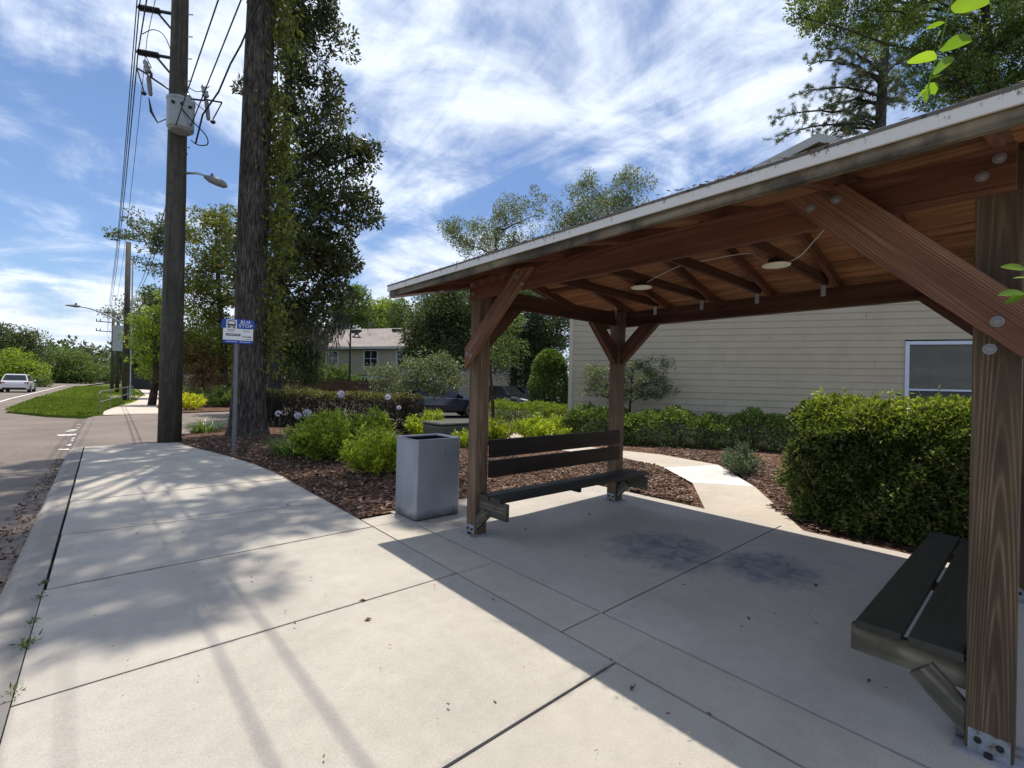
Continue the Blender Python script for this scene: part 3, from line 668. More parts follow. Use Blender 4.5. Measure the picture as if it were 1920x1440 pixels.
chips(4200, [(5.75, 1.62), (7.45, 2.75), (9.15, 4.15), (9.6, 6.0), (10.6, 6.4), (11.2, 4.4), (8.3, 2.2), (6.4, 2.3), (5.9, 1.3)], .018, .045, .02, 'chips', 'bark_mulch', 'bark chips along the far edge of the path by the hedges', 'mulch')
chips(1300, [(-.53, 1.5), (-.53, 12.5), (-.66, 12.5), (-.82, 6.0), (-.95, 1.5)], .006, .028, RZ-.006, 'litter', 'leaf_litter', 'dry brown leaves drifted in the gutter along the kerb', 'leaf litter')
chips(240, [(-.2, .3), (5.6, .3), (5.6, 4.9), (2.1, 4.9), (1.9, 9.5), (-.2, 12)], .003, .011, .006, 'litter', 'leaf_specks', 'tiny dark specks of leaf debris strewn over the pavement and shelter slab', 'debris')
# concrete path behind the shelter
pa = MB(); z = .035
pa.poly([(5.725, 2.80, -.002), (5.725, 1.70, -.002), (7.51, 2.90, z), (6.97, 3.62, z)]); struct('path', pa, 'path')
pb = MB(); pb.poly([(6.98, 3.63, z), (7.52, 2.91, z), (9.08, 4.2, z), (7.9, 4.68, z)]); struct('path', pb, 'path_new')
pc = MB(); pc.poly([(7.905, 4.69, z), (9.085, 4.21, z), (9.35, 5.6, z), (8.95, 7.4, z), (9.6, 11.5, z), (8.4, 11.5, z), (7.9, 7.4, z), (8.25, 5.9, z)]); struct('path', pc, 'path')

# ================================================================== shelter
X0, X1, Y0, Y1, PW = 2.785, 5.08, .062, 3.69, .145
S = thing('bus_shelter', 'open timber bus shelter with low gable roof on four bolted posts', 'bus shelter', (4.0, 1.95, 0))
def bolt(p, ax, parent=S):
    b = MB(); b.lathe(p, [(0, .022), (.003, .022), (.0035, .013), (.011, .012), (.013, .007)], 12, ax); part('bolt', b, 'zinc', parent, smooth=False)
for i, (x, y) in enumerate([(X0, Y1), (X1, Y1), (X0, Y0), (X1, Y0)]):
    b = MB(); b.box((x, y, .012), (x+PW, y+PW, 2.50)); part('post', b, 'post_red' if y > 1 else 'post_wood', S, bevel=.006)
    b = MB(); b.box((x-.035, y-.035, .001), (x+PW+.035, y+PW+.035, .012))
    b.box((x-.005, y+.01, .012), (x-.0005, y+PW-.01, .10)); b.box((x+PW+.0005, y+.01, .012), (x+PW+.005, y+PW-.01, .10))
    base = part('base_bracket', b, 'rust', S)
    for dy in (.04, .105):
        k = MB(); k.lathe((x-.006, y+dy, .062), [(0, .013), (.009, .012), (.01, .005)], 8, (-1, 0, 0)); part('bolt', k, 'black', base)
    for dx in (-.02, PW+.02):
        k = MB(); k.lathe((x+dx, y+PW/2, .013), [(0, .014), (.016, .013), (.017, .005)], 8); part('bolt', k, 'black', base)
b = MB(); b.box((X0-.041, .085, 2.34), (X0-.001, 3.81, 2.53)); part('beam', b, 'stain_wood', S, bevel=.004)
b = MB(); b.box((X1+PW+.001, .0, 2.315), (X1+PW+.041, 3.83, 2.505)); part('beam', b, 'stain_dark', S, bevel=.004)
for y in (Y1+.05, Y0+.05):
    b = MB(); b.box((X0+PW+.001, y, 2.315), (X1-.001, y+.042, 2.49)); part('beam', b, 'stain_dark', S, bevel=.004)
b = MB(); b.prism([(2.86, 2.505), (3.08, 2.522), (3.81, 1.86), (3.81, 1.645)], 0, X0-.088, X0-.042, (0, .72, -.7)); part('brace', b, 'brace_wood', S, bevel=.003)
b = MB(); b.prism([(.94, 2.51), (.66, 2.522), (.035, 1.86), (.035, 1.63)], 0, X0-.088, X0-.042, (0, .68, .73)); part('brace', b, 'brace_wood', S, bevel=.003)
for y, z in [(3.05, 2.45), (2.98, 2.38), (3.76, 1.80), (3.70, 1.78), (.80, 2.44), (.69, 2.45), (.13, 1.80), (.15, 1.69)]: bolt((X0-.088, y, z), (-1, 0, 0))
for y, z in [(3.765, 2.49), (3.752, 2.40), (.135, 2.475), (.185, 2.415)]: bolt((X0-.041, y, z), (-1, 0, 0))
# braces under the end and rear beams
for y in (Y1+.03, Y0+.03):
    b = MB(); b.prism([(X0+PW, 2.02), (X0+PW, 1.86), (X0+PW+.46, 2.314), (X0+PW+.30, 2.314)], 1, y, y+.085, (.7, 0, .7)); part('brace', b, 'stain_dark', S)
    b = MB(); b.prism([(X1, 2.03), (X1, 1.80), (X1-.50, 2.314), (X1-.30, 2.314)], 1, y, y+.085, (-.7, 0, .7)); part('brace', b, 'stain_dark', S)
b = MB(); b.prism([(Y1, 2.03), (Y1, 1.80), (Y1-.53, 2.314), (Y1-.30, 2.314)], 0, X1+.04, X1+.13, (0, -.7, .7)); part('brace', b, 'stain_dark', S)
b = MB(); b.prism([(Y0+PW, 2.03), (Y0+PW, 1.80), (Y0+PW+.53, 2.314), (Y0+PW+.30, 2.314)], 0, X1+.04, X1+.13, (0, .7, .7)); part('brace', b, 'stain_dark', S)
XR, ZR, SLO = 4.005, 2.835, .25
XE0, XE1 = 2.245, 5.765
def rz(x): return ZR-SLO*abs(x-XR)     # underside of rafters
def slope(y0, y1, t0, t1, mat, name, xa, xb, parent=S, n=1):
    """a pitched member between xa and xb, from height t0 to t1 above the rafter underside"""
    b = MB(); b.prism([(xa, rz(xa)+t0), (xb, rz(xb)+t0), (xb, rz(xb)+t1), (xa, rz(xa)+t1)], 1, y0, y1, (xb-xa, 0, rz(xb)-rz(xa))); return part(name, b, mat, parent)
RY = [3.745, 3.16, 2.55, 1.94, 1.33, .72, .135]
for y in RY:
    slope(y-.02, y+.02, 0, .088, 'stain_wood', 'rafter', XE0, XR-.001); slope(y-.02, y+.02, 0, .088, 'stain_wood', 'rafter', XR+.001, XE1)
for y in (4.44, -.50):
    slope(y-.02, y+.02, 0, .088, 'stain_wood', 'barge_rafter', XE0, XR-.001); slope(y-.02, y+.02, 0, .088, 'stain_wood', 'barge_rafter', XR+.001, XE1)
for y in (3.20, 2.59, 1.98, 1.37):
    b = MB(); b.box((X0-.02, y+.021, 2.535), (X1+PW+.02, y+.060, 2.62)); part('tie_beam', b, 'stain_dark', S)
for y in (3.255, 2.645, 2.035, 1.425):
    b = MB(); b.box((X1+PW-.003, y-.02, 2.43), (X1+PW, y+.02, 2.535)); b.box((X1+PW-.10, y+.0055, 2.53), (X1+PW, y+.009, 2.63)); part('bracket', b, 'galv', S)
b = MB(); b.box((X1-.03, Y1+.045, 2.40), (X1+.0, Y1+.049, 2.56)); b.box((X1-.05, Y1-.004, 2.40), (X1+.0, Y1+.04, 2.404)); part('bracket', b, 'galv', S)
# boards under the roof
for xa, xb in ((XE0, XR), (XR, XE1)):
    b = MB(); n = 13
    for i in range(n):
        a, c = xa+(xb-xa)*i/n, xa+(xb-xa)*(i+1)/n; gq = .0035; a += gq; c -= gq
        zz = [(a, rz(a)+.089), (c, rz(c)+.089), (c, rz(c)+.107), (a, rz(a)+.107)]
        k = rr.uniform(.6, 2.8)
        b.prism(zz, 1, -.53, .135+1.2*k, (0, 1, 0)); b.prism(zz, 1, .139+1.2*k, 4.47, (0, 1, 0))
    part('roof_boards', b, 'deck_wood', S)
    b = MB(); o0 = -.045 if xa == XE0 else 0; o1 = .045 if xb == XE1 else 0
    A_, B_ = xa+o0, xb+o1
    vs = [(A_, -.56, rz(A_)+.110), (B_, -.56, rz(B_)+.110), (B_, 4.52, rz(B_)+.110), (A_, 4.52, rz(A_)+.110)]
    vs += [(v[0], v[1], v[2]+.014) for v in vs]
    b.add(vs, [(3, 2, 1, 0), (4, 5, 6, 7), (0, 1, 5, 4), (1, 2, 6, 5), (2, 3, 7, 6), (3, 0, 4, 7)], [(v[1], v[0], 0) for v in vs]); part('shingle_roof', b, 'shingle2', S)
# eaves: mildewed sub-fascia with a white fascia proud of it
for s, xe in ((-1, XE0), (1, XE1)):
    ze = rz(xe)
    b = MB(); b.prism([(xe-.002*s, ze-.005), (xe+.036*s, ze-.008), (xe+.022*s, ze+.105), (xe-.002*s, ze+.105)], 1, -.545, 4.475, (0, 1, 0)); part('sub_fascia', b, 'sub_wood', S)
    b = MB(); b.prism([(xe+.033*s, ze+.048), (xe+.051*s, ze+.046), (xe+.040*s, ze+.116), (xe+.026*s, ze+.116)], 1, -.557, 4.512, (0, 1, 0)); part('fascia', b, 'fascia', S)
for y0, y1 in ((4.477, 4.505), (-.57, -.547)):
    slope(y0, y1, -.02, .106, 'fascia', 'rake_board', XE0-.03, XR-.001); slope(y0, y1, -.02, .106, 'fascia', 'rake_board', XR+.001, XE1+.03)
for y in (4.1, -.18):
    for xa, xb in ((XE0+.35, XE0+.39), (XR-.5, XR-.46), (XR+.5, XR+.54), (XE1-.39, XE1-.35)):
        b = MB(); yy = sorted((y-.32, y+.32)); b.prism([(xa, rz(xa)+.05), (xb, rz(xb)+.05), (xb, rz(xb)+.0885), (xa, rz(xa)+.0885)], 1, yy[0], yy[1], (0, 1, 0)); part('lookout', b, 'stain_dark', S)
# pine needles and dirt lodged along the roof edge
n = 420; yy = np.where(rg.random(n) < .6, np.abs(rg.normal(0, .28, n))+rg.choice([.9, 1.5, 2.0, 2.55], n), rg.uniform(-.5, 4.5, n)); P = np.stack([rg.normal(2.215, .02, n), yy, rz(2.2)+.125+rg.uniform(-.004, .012, n)], 1)
V, Fc = leaves(P, rg.normal(size=(n, 3))*np.array([.5, 1, .16])-np.array([.25, 0, .12]), rg.uniform(.015, .05, n), .16, rg); o = npart('roof_litter', V, Fc, 'litter', S); o['kind'] = 'stuff'
def smooth(pts, n=6):
    P_ = [Vector(p) for p in pts]; out = []
    for i in range(len(P_)-1):
        p0, p1, p2, p3 = P_[max(i-1, 0)], P_[i], P_[i+1], P_[min(i+2, len(P_)-1)]
        for k in range(n):
            t = k/n; out.append(.5*((2*p1)+(p2-p0)*t+(2*p0-5*p1+4*p2-p3)*t*t+(3*p1-p0-3*p2+p3)*t**3))
    return out+[P_[-1]]
# lamps and cable
for i, (x, y) in enumerate([(3.95, 2.62), (3.95, 1.40)]):
    t = thing('ceiling_light', ['round cream ceiling light on the second tie beam from the bin end of the shelter', 'round cream ceiling light nearer the big right post, with a cable looping from it'][i], 'ceiling light', (x, y, 2.48), 'ceiling lights under the shelter roof')
    b = MB(); b.lathe((x, y, 2.478), [(0, .075), (.004, .098), (.012, .102), (.018, .085)], 28); part('lens', b, 'cream', t, smooth=True)
    b = MB(); b.lathe((x, y, 2.4965), [(0, .058), (.036, .058)], 16); part('junction_box', b, 'black', t)
cb = MB(); cb.tube(smooth([(3.97, 1.33, 2.50), (3.9, 1.22, 2.515), (3.8, 1.10, 2.58), (3.75, 1.0, 2.66), (3.7, .80, rz(3.7)+.08), (3.68, .2, rz(3.68)+.08)]), .005, 6); cb.tube(smooth([(4.0, 1.47, 2.51), (4.1, 1.6, 2.62), (4.2, 1.75, 2.70), (4.2, 2.3, 2.70), (4.1, 2.5, 2.62), (4.0, 2.62, 2.53)]), .005, 6)
tag(part('cable', cb, 'cable', None, (3.97, 1.33, 2.5), True), 'thin white cable linking the round lights under the shelter roof', 'cable')

# benches fixed between the posts
def bench(label, xa, xb, yb, sgn, zt=.425, D=((.035, .185), (.207, .362)), back=.001):
    """yb: face of the posts; the seat grows from it in direction sgn along Y"""
    t = thing('bench', label, 'bench', ((xa+xb)/2, yb+sgn*.2, 0), 'benches inside the shelter')
    Y = lambda d: yb+sgn*d
    def bx(name, x0, x1, d0, d1, z0, z1, mat, **k):
        b = MB(); b.box((x0, min(Y(d0), Y(d1)), z0), (x1, max(Y(d0), Y(d1)), z1)); return part(name, b, mat, t, bevel=.004, **k)
    bx('seat_board', xa, xb, D[0][0], D[0][1], zt-.038, zt, 'bench_grey'); bx('seat_board', xa, xb, D[1][0], D[1][1], zt-.038, zt, 'bench_grey')
    bx('backrest_board', X0+PW+.002, X1-.002 if back < 0 else X1+.02, back, back+.036, .765, .945, 'bench_paint'); bx('backrest_board', X0+PW+.002, X1-.002 if back < 0 else X1+.02, back, back+.036, .565, .735, 'bench_paint')
    for x in (X0+.045, X1+.06):
        bx('support_arm', x, x+.04, .001, .415, .225, zt-.0395, 'grey_wood')
        b = MB(); b.prism([(Y(.0015), .055), (Y(.0015), .19), (Y(.11), .30), (Y(.185), .225)], 0, x-.039, x-.001, (0, sgn*.75, .65)); part('brace', b, 'grey_wood', t)
    b = MB(); b.box(((xa+xb)/2-.1, min(Y(.05), Y(.34)), zt-.085), ((xa+xb)/2-.06, max(Y(.05), Y(.34)), zt-.0395)); part('cleat', b, 'bench_paint', t)
    return t
bench('dark two-board bench with slatted back, fixed between the posts beside the grey bin', 2.80, 5.29, Y1, -1)
bench('dark bench seat with greyish timber supports, fixed to the big right post', 2.785, 5.05, Y0+PW, 1, .395, ((.006, .192), (.215, .388)), -.085)

# ================================================================== litter bin
B = thing('litter_bin', 'square blue grey metal litter bin with open top beside the shelter post', 'litter bin', (2.84, 4.69, 0))
def rrect(x0, y0, x1, y1, r, n=5):
    pts = []
    for cx, cy, a0 in ((x1-r, y1-r, 0), (x0+r, y1-r, 90), (x0+r, y0+r, 180), (x1-r, y0+r, 270)):
        for k in range(n+1):
            a = math.radians(a0+90*k/n); pts.append((cx+r*math.cos(a), cy+r*math.sin(a)))
    return pts
def ringloft(mb, rings):
    n = len(rings[0]); vs = [v for r in rings for v in r]
    mb.add(vs, [(i*n+k, i*n+(k+1) % n, (i+1)*n+(k+1) % n, (i+1)*n+k) for i in range(len(rings)-1) for k in range(n)])
b = MB(); o = rrect(2.553, 4.455, 3.135, 4.935, .036)
def rg3(pts, z): return [(p[0], p[1], z) for p in pts]
def inset(pts, d, c=(2.844, 4.695)): return [(p[0]-d*(1 if p[0] > c[0] else -1), p[1]-d*(1 if p[1] > c[1] else -1)) for p in pts]
ringloft(b, [rg3(o, .012), rg3(o, .866)]); b.poly(list(reversed(rg3(o, .012)))); part('body', b, 'binpaint', B, smooth=True)
b = MB(); ringloft(b, [rg3(inset(o, -.004), .866), rg3(inset(o, -.004), .880), rg3(inset(o, .008), .886), rg3(inset(o, .045), .880), rg3(inset(o, .050), .862)]); part('rim', b, 'binrim', B)
b = MB(); ringloft(b, [rg3(inset(o, .050), .868), rg3(inset(o, .055), .25)]); b.poly(rg3(inset(o, .055), .25)); part('liner', b, 'blackin', B)
b = MB(); ringloft(b, [rg3(inset(o, .012), 0.0), rg3(inset(o, .012), .012)]); part('plinth', b, 'black', B)
b = MB(); b.lathe((2.88, 4.4545, .775), [(0, .012), (.008, .011), (.012, .006)], 10, (0, -1, 0)); b.box((2.873, 4.449, .722), (2.881, 4.4545, .768)); part('lock', b, 'galv', B)

# ================================================================== bus stop sign
sx, sy = 1.92, 10.30
T = thing('bus_stop_sign', 'blue and white bus stop sign on a grey steel channel post', 'bus stop sign', (sx, sy, 0))
b = MB(); b.prism([(sx-.035, sy+.0), (sx-.018, sy), (sx-.014, sy-.022), (sx+.014, sy-.022), (sx+.018, sy), (sx+.035, sy), (sx+.035, sy+.006), (sx+.014, sy+.005), (sx+.010, sy-.016), (sx-.010, sy-.016), (sx-.014, sy+.005), (sx-.035, sy+.006)], 2, -.05, 2.60); part('post', b, 'zinc', T)
ROT = Matrix.Rotation(math.radians(-12), 4, 'Z'); pc_ = Vector((sx+.02, sy-.03, 0))
def sp(x, z, d=0.0):        # a point on the sign: x across, z up, d proud of its face
    v = ROT @ Vector((x, -d, 0)); return Vector((pc_.x+v.x, pc_.y+v.y, z))
def splate(poly, d0, d1):
    b = MB(); n = len(poly); vs = [sp(x, z, d1) for x, z in poly]+[sp(x, z, d0) for x, z in poly]
    b.add(vs, [tuple(range(n)), tuple(range(2*n-1, n-1, -1))]+[(i, n+i, n+(i+1) % n, (i+1) % n) for i in range(n)]); return b
def rp(x0, z0, x1, z1, r=.0, n=5, corners=(1, 1, 1, 1)):
    pts = []
    for (cx, cz, a0), on in zip(((x1-r, z1-r, 0), (x0+r, z1-r, 90), (x0+r, z0+r, 180), (x1-r, z0+r, 270)), corners):
        if on and r:
            for k in range(n+1):
                a = math.radians(a0+90*k/n); pts.append((cx+r*math.cos(a), cz+r*math.sin(a)))
        else: pts.append((cx+(r if a0 in (0, 270) else -r), cz+(r if a0 < 180 else -r)))
    return pts
z0, z1 = 2.19, 2.655
part('panel', splate(rp(-.25, z0, .25, z1-.06, .012), 0, .006), 'signwhite', T)
part('header', splate(rp(-.275, z1-.185, .275, z1, .07, 6, (1, 1, 0, 1)), .0062, .009), 'signblue', T)
part('footer', splate(rp(-.25, z0-.004, .25, z0+.058, .012), .0062, .009), 'signblue', T)
part('icon', splate(rp(-.20, z1-.195, -.025, z1-.018, .025), .0092, .011), 'signwhite', T)
b = MB()
for q, d in ((rp(-.18, z1-.165, -.045, z1-.035, .025), .012),): 
    s_ = splate(q, .0112, d); b.add(s_.v, s_.f)
for q in (rp(-.172, z1-.188, -.145, z1-.160, .004), rp(-.080, z1-.188, -.053, z1-.160, .004)):
    s_ = splate(q, .0112, .0118); b.add(s_.v, s_.f)
part('bus_symbol', b, 'signblack', T)
b = MB()
for q in (rp(-.165, z1-.102, -.060, z1-.055, .012), rp(-.168, z1-.150, -.150, z1-.135, .006), rp(-.075, z1-.150, -.057, z1-.135, .006), rp(-.14, z1-.150, -.085, z1-.135, .003)):
    s_ = splate(q, .0122, .013); b.add(s_.v, s_.f)
part('bus_window', b, 'signwhite', T)
part('name_bar', splate(rp(-.205, z0+.135, .04, z0+.180, .018), .0062, .008), 'signblack', T)
b = MB(); x = -.18
while x < .02: w_ = rr.uniform(.012, .03); s_ = splate(rp(x, z0+.150, x+w_, z0+.165), .0082, .009); b.add(s_.v, s_.f); x += w_+.008
part('small_print', b, 'signwhite', T)
for x0_, x1_ in ((-.20, -.04), (.03, .19)):
    x = x0_; b = MB()
    while x < x1_: w_ = rr.uniform(.015, .03); s_ = splate(rp(x, z0+.022, x+w_, z0+.034), .0092, .010); b.add(s_.v, s_.f); x += w_+.008
    part('small_print', b, 'signwhite', T)
b = MB()
for q in (rp(-.18, z0+.215, -.06, z0+.245, .004), rp(.08, z0+.222, .20, z0+.250, .004), rp(.06, z0+.11, .22, z0+.150, .004)):
    part('route_patch', splate(q, .0062, .0075), 'signpale', T)
b = MB()
for q in (rp(.165, z0+.115, .225, z0+.135), rp(.12, z0+.082, .22, z0+.092), rp(-.18, z0+.252, -.07, z0+.262)):
    part('route_print', splate(q, .0076, .0085), 'signink', T)
def text(body, size, place, name, mat, parent, bold=.006):
    cu = bpy.data.curves.new(name, 'FONT'); cu.body = body; cu.size = size; cu.align_x = 'CENTER'; cu.align_y = 'CENTER'; cu.extrude = .0006; cu.space_character = 1.12; cu.offset = bold*size; cu.resolution_u = 3
    ob = bpy.data.objects.new(name, cu); C.objects.link(ob); dg = bpy.context.evaluated_depsgraph_get(); dg.update()
    me = bpy.data.meshes.new_from_object(ob.evaluated_get(dg)); bpy.data.objects.remove(ob)
    org = wpos(parent)
    for v in me.vertices: v.co = place(v.co.x, v.co.y, v.co.z)-org
    me.materials.clear(); me.materials.append(M[mat]); o = bpy.data.objects.new(name, me); C.objects.link(o); o.parent = parent; return o
text('BUS', .086, lambda x, y, z: sp(.118+x*1.05, z1-.056+y, .0105+z), 'lettering', 'signwhite', T, .008)
text('STOP', .086, lambda x, y, z: sp(.122+x*1.05, z1-.130+y, .0105+z), 'lettering', 'signwhite', T, .008)

# ================================================================== utility pole and lines
px, py = 1.19, 13.47
U = thing('utility_pole', 'tall wooden utility pole carrying a grey transformer and a street light', 'utility pole', (px, py, 0))
b = MB(); b.tube([(px, py, -.2), (px, py, 3), (px+.01, py, 6), (px, py, 9.5), (px-.01, py, 13.5)], [.235, .215, .195, .172, .148], 24); part('pole', b, 'pole', U, smooth=True)
tc = (1.34, 13.28)     # transformer tank on the near side
tc = (1.23-.02, 13.05)
b = MB(); b.lathe((tc[0], tc[1], 7.10), [(0, .20), (.05, .255), (.08, .262), (.62, .265), (.66, .278), (.70, .278), (.735, .22), (.76, .05)], 28); tk = part('transformer', b, 'transf', U, smooth=False)
b = MB(); b.lathe((tc[0]+.13, tc[1]+.05, 7.84), [(0, .05), (.04, .075), (.06, .05), (.10, .07), (.12, .045), (.16, .06), (.2, .03), (.26, .015)], 12); part('bushing', b, 'transf', tk)
b = MB(); b.lathe((tc[0]-.14, tc[1]-.02, 7.84), [(0, .03), (.1, .03), (.14, .012)], 10); part('bushing', b, 'black', tk)
for a in (-2.2, -1.6, -1.0):
    b = MB(); b.lathe((tc[0]+.262*math.cos(a), tc[1]+.262*math.sin(a), 7.62), [(0, .035), (.05, .03), (.07, .015)], 8, (math.cos(a), math.sin(a), 0))
    part('terminal', b, 'black', tk)
for z in (7.2, 7.6): b = MB(); b.box((tc[0]-.05, tc[1]+.24, z), (tc[0]+.05, py-.15, z+.08)); part('hanger', b, 'galv', U)
dirR = Vector((-.78, .62, 0))    # insulators stand out over the road
def insul(zt, ln=.95, dz=.10):
    a = Vector((px, py, zt))+dirR*.17; e = a+dirR*ln*.80+Vector((0, 0, dz))
    b = MB(); b.tube([a, a.lerp(e, .42)], .035, 8); b.tube([a-Vector((0, 0, .38)), a.lerp(e, .50)], .026, 6); br = part('insulator_bracket', b, 'black', U)
    b = MB(); d = (e-a).normalized(); L = (e-a).length; prof = []
    for k in range(9): h = .40*L+k*.07*L; prof += [(h, .035), (h+.006, .072), (h+.022, .04)]
    prof.append((L*1.04, .03)); b.lathe(a, prof, 14, d); part('insulator', b, 'insul', br); return e
e1 = insul(10.02); e2 = insul(8.98); e0 = insul(11.2)
def cutout(a, e, name='fuse_switch'):
    b = MB(); b.tube([a, e], .022, 6); b.tube([e, e+Vector((0, 0, .10)), e+Vector((-.05, .03, .12))], .03, 6); f = part(name, b, 'black', U)
    d = (e-a).normalized(); q = e+d*.05
    b = MB(); b.lathe(q+Vector((-.02, 0, .08)), [(0, .05), (.03, .07), (.08, .05), (.11, .072), (.16, .05), (.22, .06), (.28, .025)], 10, (-.25, .1, 1)); part('bushing', b, 'transf', f)
    b = MB(); b.lathe(q+Vector((.03, -.02, -.45)), [(0, .03), (.05, .045), (.38, .05), (.45, .03)], 10, (-.1, .05, 1)); part('fuse_tube', b, 'zinc', f)
    b = MB(); b.tube([q+Vector((-.02, 0, .02)), q+d*.34], .02, 6); b.tube([q+d*.34, q+d*.12+Vector((0, 0, -.46))], .014, 5); b.blob(q+d*.14+Vector((0, 0, -.48)), (.06, .06, .04), 3, 6); part('contact', b, 'black', f)
cutout(Vector((px, py, 8.22))+dirR*.17, Vector((px, py, 8.50))+dirR*.62)
dirL = Vector((.62, -.5, 0)).normalized()
cutout(Vector((px, py, 8.05))+dirL*.17, Vector((px, py, 8.02))+dirL*.62)
b = MB()
for k in range(7): z = 6.9+k*.52; s_ = 1 if k % 2 else -1; b.tube([Vector((px, py, z))+dirL*.16*1, Vector((px, py, z))+dirL*.30], .012, 5)
part('step', b, 'galv', U)
jm = MB()
def sagw(a, b_, sag, n=8): return [Vector(a).lerp(Vector(b_), i/n)-Vector((0, 0, sag*4*(i/n)*(1-i/n))) for i in range(n+1)]
P0 = Vector((px, py, 0))
jm.tube(sagw(P0+dirR*.95+Vector((0, 0, 9.08)), P0+dirR*.62+Vector((0, 0, 8.72)), -.12), .010, 5)
jm.tube(smooth([P0+dirR*.85+Vector((0, 0, 9.5)), P0+dirR*.6+Vector((0, 0, 9.62)), P0+dirR*.35+Vector((0, 0, 9.5)), P0+dirR*.17+Vector((0, 0, 9.1))]), .010, 5)
jm.tube([P0+dirR*.66+Vector((0, 0, 8.02)), P0+dirR*.60+Vector((0, 0, 7.7)), P0+dirR*.45+Vector((0, 0, 7.45)), Vector((tc[0]-.25, tc[1], 7.3))], [.010, .03, .012, .012], 6)
jm.tube(smooth([Vector((tc[0]+.13, tc[1]+.05, 8.08)), P0+dirL*.4+Vector((0, 0, 7.95)), P0+dirL*.6+Vector((0, 0, 7.80))]), .010, 5)
jm.tube(smooth([P0+dirL*.17+Vector((0, 0, 8.35)), P0+dirL*.45+Vector((0, 0, 8.22)), P0+dirL*.72+Vector((0, 0, 8.36))]), .009, 5)
jm.tube(smooth([Vector((tc[0]+.0, tc[1]-.28, 7.5)), Vector((tc[0]+.18, tc[1]-.3, 7.3)), Vector((tc[0]+.45, tc[1]-.25, 7.1)), Vector((tc[0]+.50, tc[1]-.2, 6.92)), Vector((tc[0]+.33, tc[1]-.1, 6.88)), Vector((tc[0]+.22, tc[1]+.1, 7.02))]), .012, 6)
part('jumper_wire', jm, 'wire', U)
lh = P0+Vector((.17, -.12, 6.30)); ld = Vector((.80, -.55, 0)).normalized()
b = MB(); b.tube([lh, lh+ld*.25+Vector((0, 0, .02)), lh+ld*.42+Vector((0, 0, -.02)), lh+ld*.50+Vector((0, 0, -.07))], .028, 8); part('lamp_arm', b, 'galv', U, smooth=True)
b = MB(); c = lh+ld*.66+Vector((0, 0, -.15)); b.tube([c-ld*.24+Vector((0, 0, .10)), c-ld*.12+Vector((0, 0, .055)), c+ld*.05, c+ld*.2-Vector((0, 0, .07)), c+ld*.26-Vector((0, 0, .10))], [.04, .085, .10, .075, .02], 12); b.lathe(c-ld*.08+Vector((0, 0, .12)), [(0, .03), (.06, .03), (.07, .015)], 8); part('lamp_head', b, 'zinc', U, smooth=True)

def wire(label, pts, r, group, name='power_line'):
    b = MB(); b.tube(pts, r, 6, False); return tag(part(name, b, 'wire', None, pts[0]), label, 'power line', group)
ex = [(e1, 'second'), (e2, 'lowest'), (e0, 'topmost')]
for (e, w_), x2 in zip(ex, (1.0, 1.2, .8)):
    a, f_ = (x2, -24, e.z+.2), (.47, 36.9, e.z-1.1 if w_ != 'topmost' else e.z-1.6)
    pts = sagw(a, e, .35)+sagw(e, f_, .25)[1:]+sagw(f_, (.2, 80, e.z-2.2), .3)[1:]+[Vector((4, 170, e.z-2.6))]
    wire('power line held by the %s insulator bracket of the tall pole, over the road edge' % w_, pts, .013, 'power lines along the road')
pts = sagw((1.6, -20, 9.3), (.62, 13.98, 9.45), .3)+sagw((.62, 13.98, 9.45), (.62, 36.9, 7.0), .5)[1:]+[Vector((.4, 80, 6.2))]
wire('thin fourth power line hanging just beside the three thicker ones', pts, .007, 'power lines along the road')
for i, x in enumerate((1.10, 1.38)):
    pts = sagw((x+.78, -20, 8.7), (x, 13.12, 7.12+.1*i), .12)
    wire(['service line running from the tall pole toward the viewer, nearer the road', 'service line running from the tall pole toward the viewer, nearer the pine trunk'][i], pts, .011, 'service lines at the tall pole')
pts = [Vector((tc[0]+.30, tc[1]+.05, 6.95)), at(380, 215, 10.6), at(410, 172, 10.4), at(432, 120, 10.2), at(452, 84, 10.1), at(487, 0, 9.6), at(520, -80, 9.2)]
wire('thick twisted service cable rising from the transformer across the pine trunk', pts, .018, None, 'service_cable')
for i, x in enumerate((0, .12)):
    pts = sagw((px+.1+x, py+.2, 6.9), (1.45+x, 36.9, 6.8), .4)+[Vector((2.4, 70, 6.2))]
    wire(['communication cable running from the tall pole beside the oak branches', 'second communication cable just beside the first one'][i], pts, .012, 'communication cables')

# poles farther along the road
def far_pole(label, x, y, h, r, group='poles farther along the road'):
    t = thing('utility_pole', label, 'utility pole', (x, y, 0), group); b = MB(); b.tube([(x, y, -.2), (x-.02, y, h)], [r, r*.7], 12); part('pole', b, 'pole', t, smooth=True); return t
p2 = far_pole('wooden pole beside the railing with a long street lamp arm over the road', 1.02, 37.2, 9.75, .185)
b = MB(); a = Vector((.86, 37.2, 4.72)); b.tube([a, a+Vector((-.75, 0, .44)), a+Vector((-1.5, 0, .74)), a+Vector((-2.0, 0, .80))], [.05, .045, .04, .035], 8); part('lamp_arm', b, 'galv', p2)
b = MB(); b.tube([a+Vector((-1.95, 0, .80)), a+Vector((-2.15, 0, .81)), a+Vector((-2.6, 0, .80))], [.05, .09, .03], 8); b.lathe(a+Vector((-2.15, 0, .88)), [(0, .05), (.1, .05)], 8); part('lamp_head', b, 'zinc', p2)
b = MB(); b.tube([(1.25, 37.0, 0), (1.22, 37.0, 8.5)], .04, 6); part('conduit', b, 'galv', p2)
p3 = far_pole('thin pole behind the railing with a pale grey cabinet mounted on it', .95, 56, 7.0, .16)
b = MB(); b.box((.55, 55.3, 3.8), (1.25, 55.75, 6.1)); part('cabinet', b, 'greybox', p3)
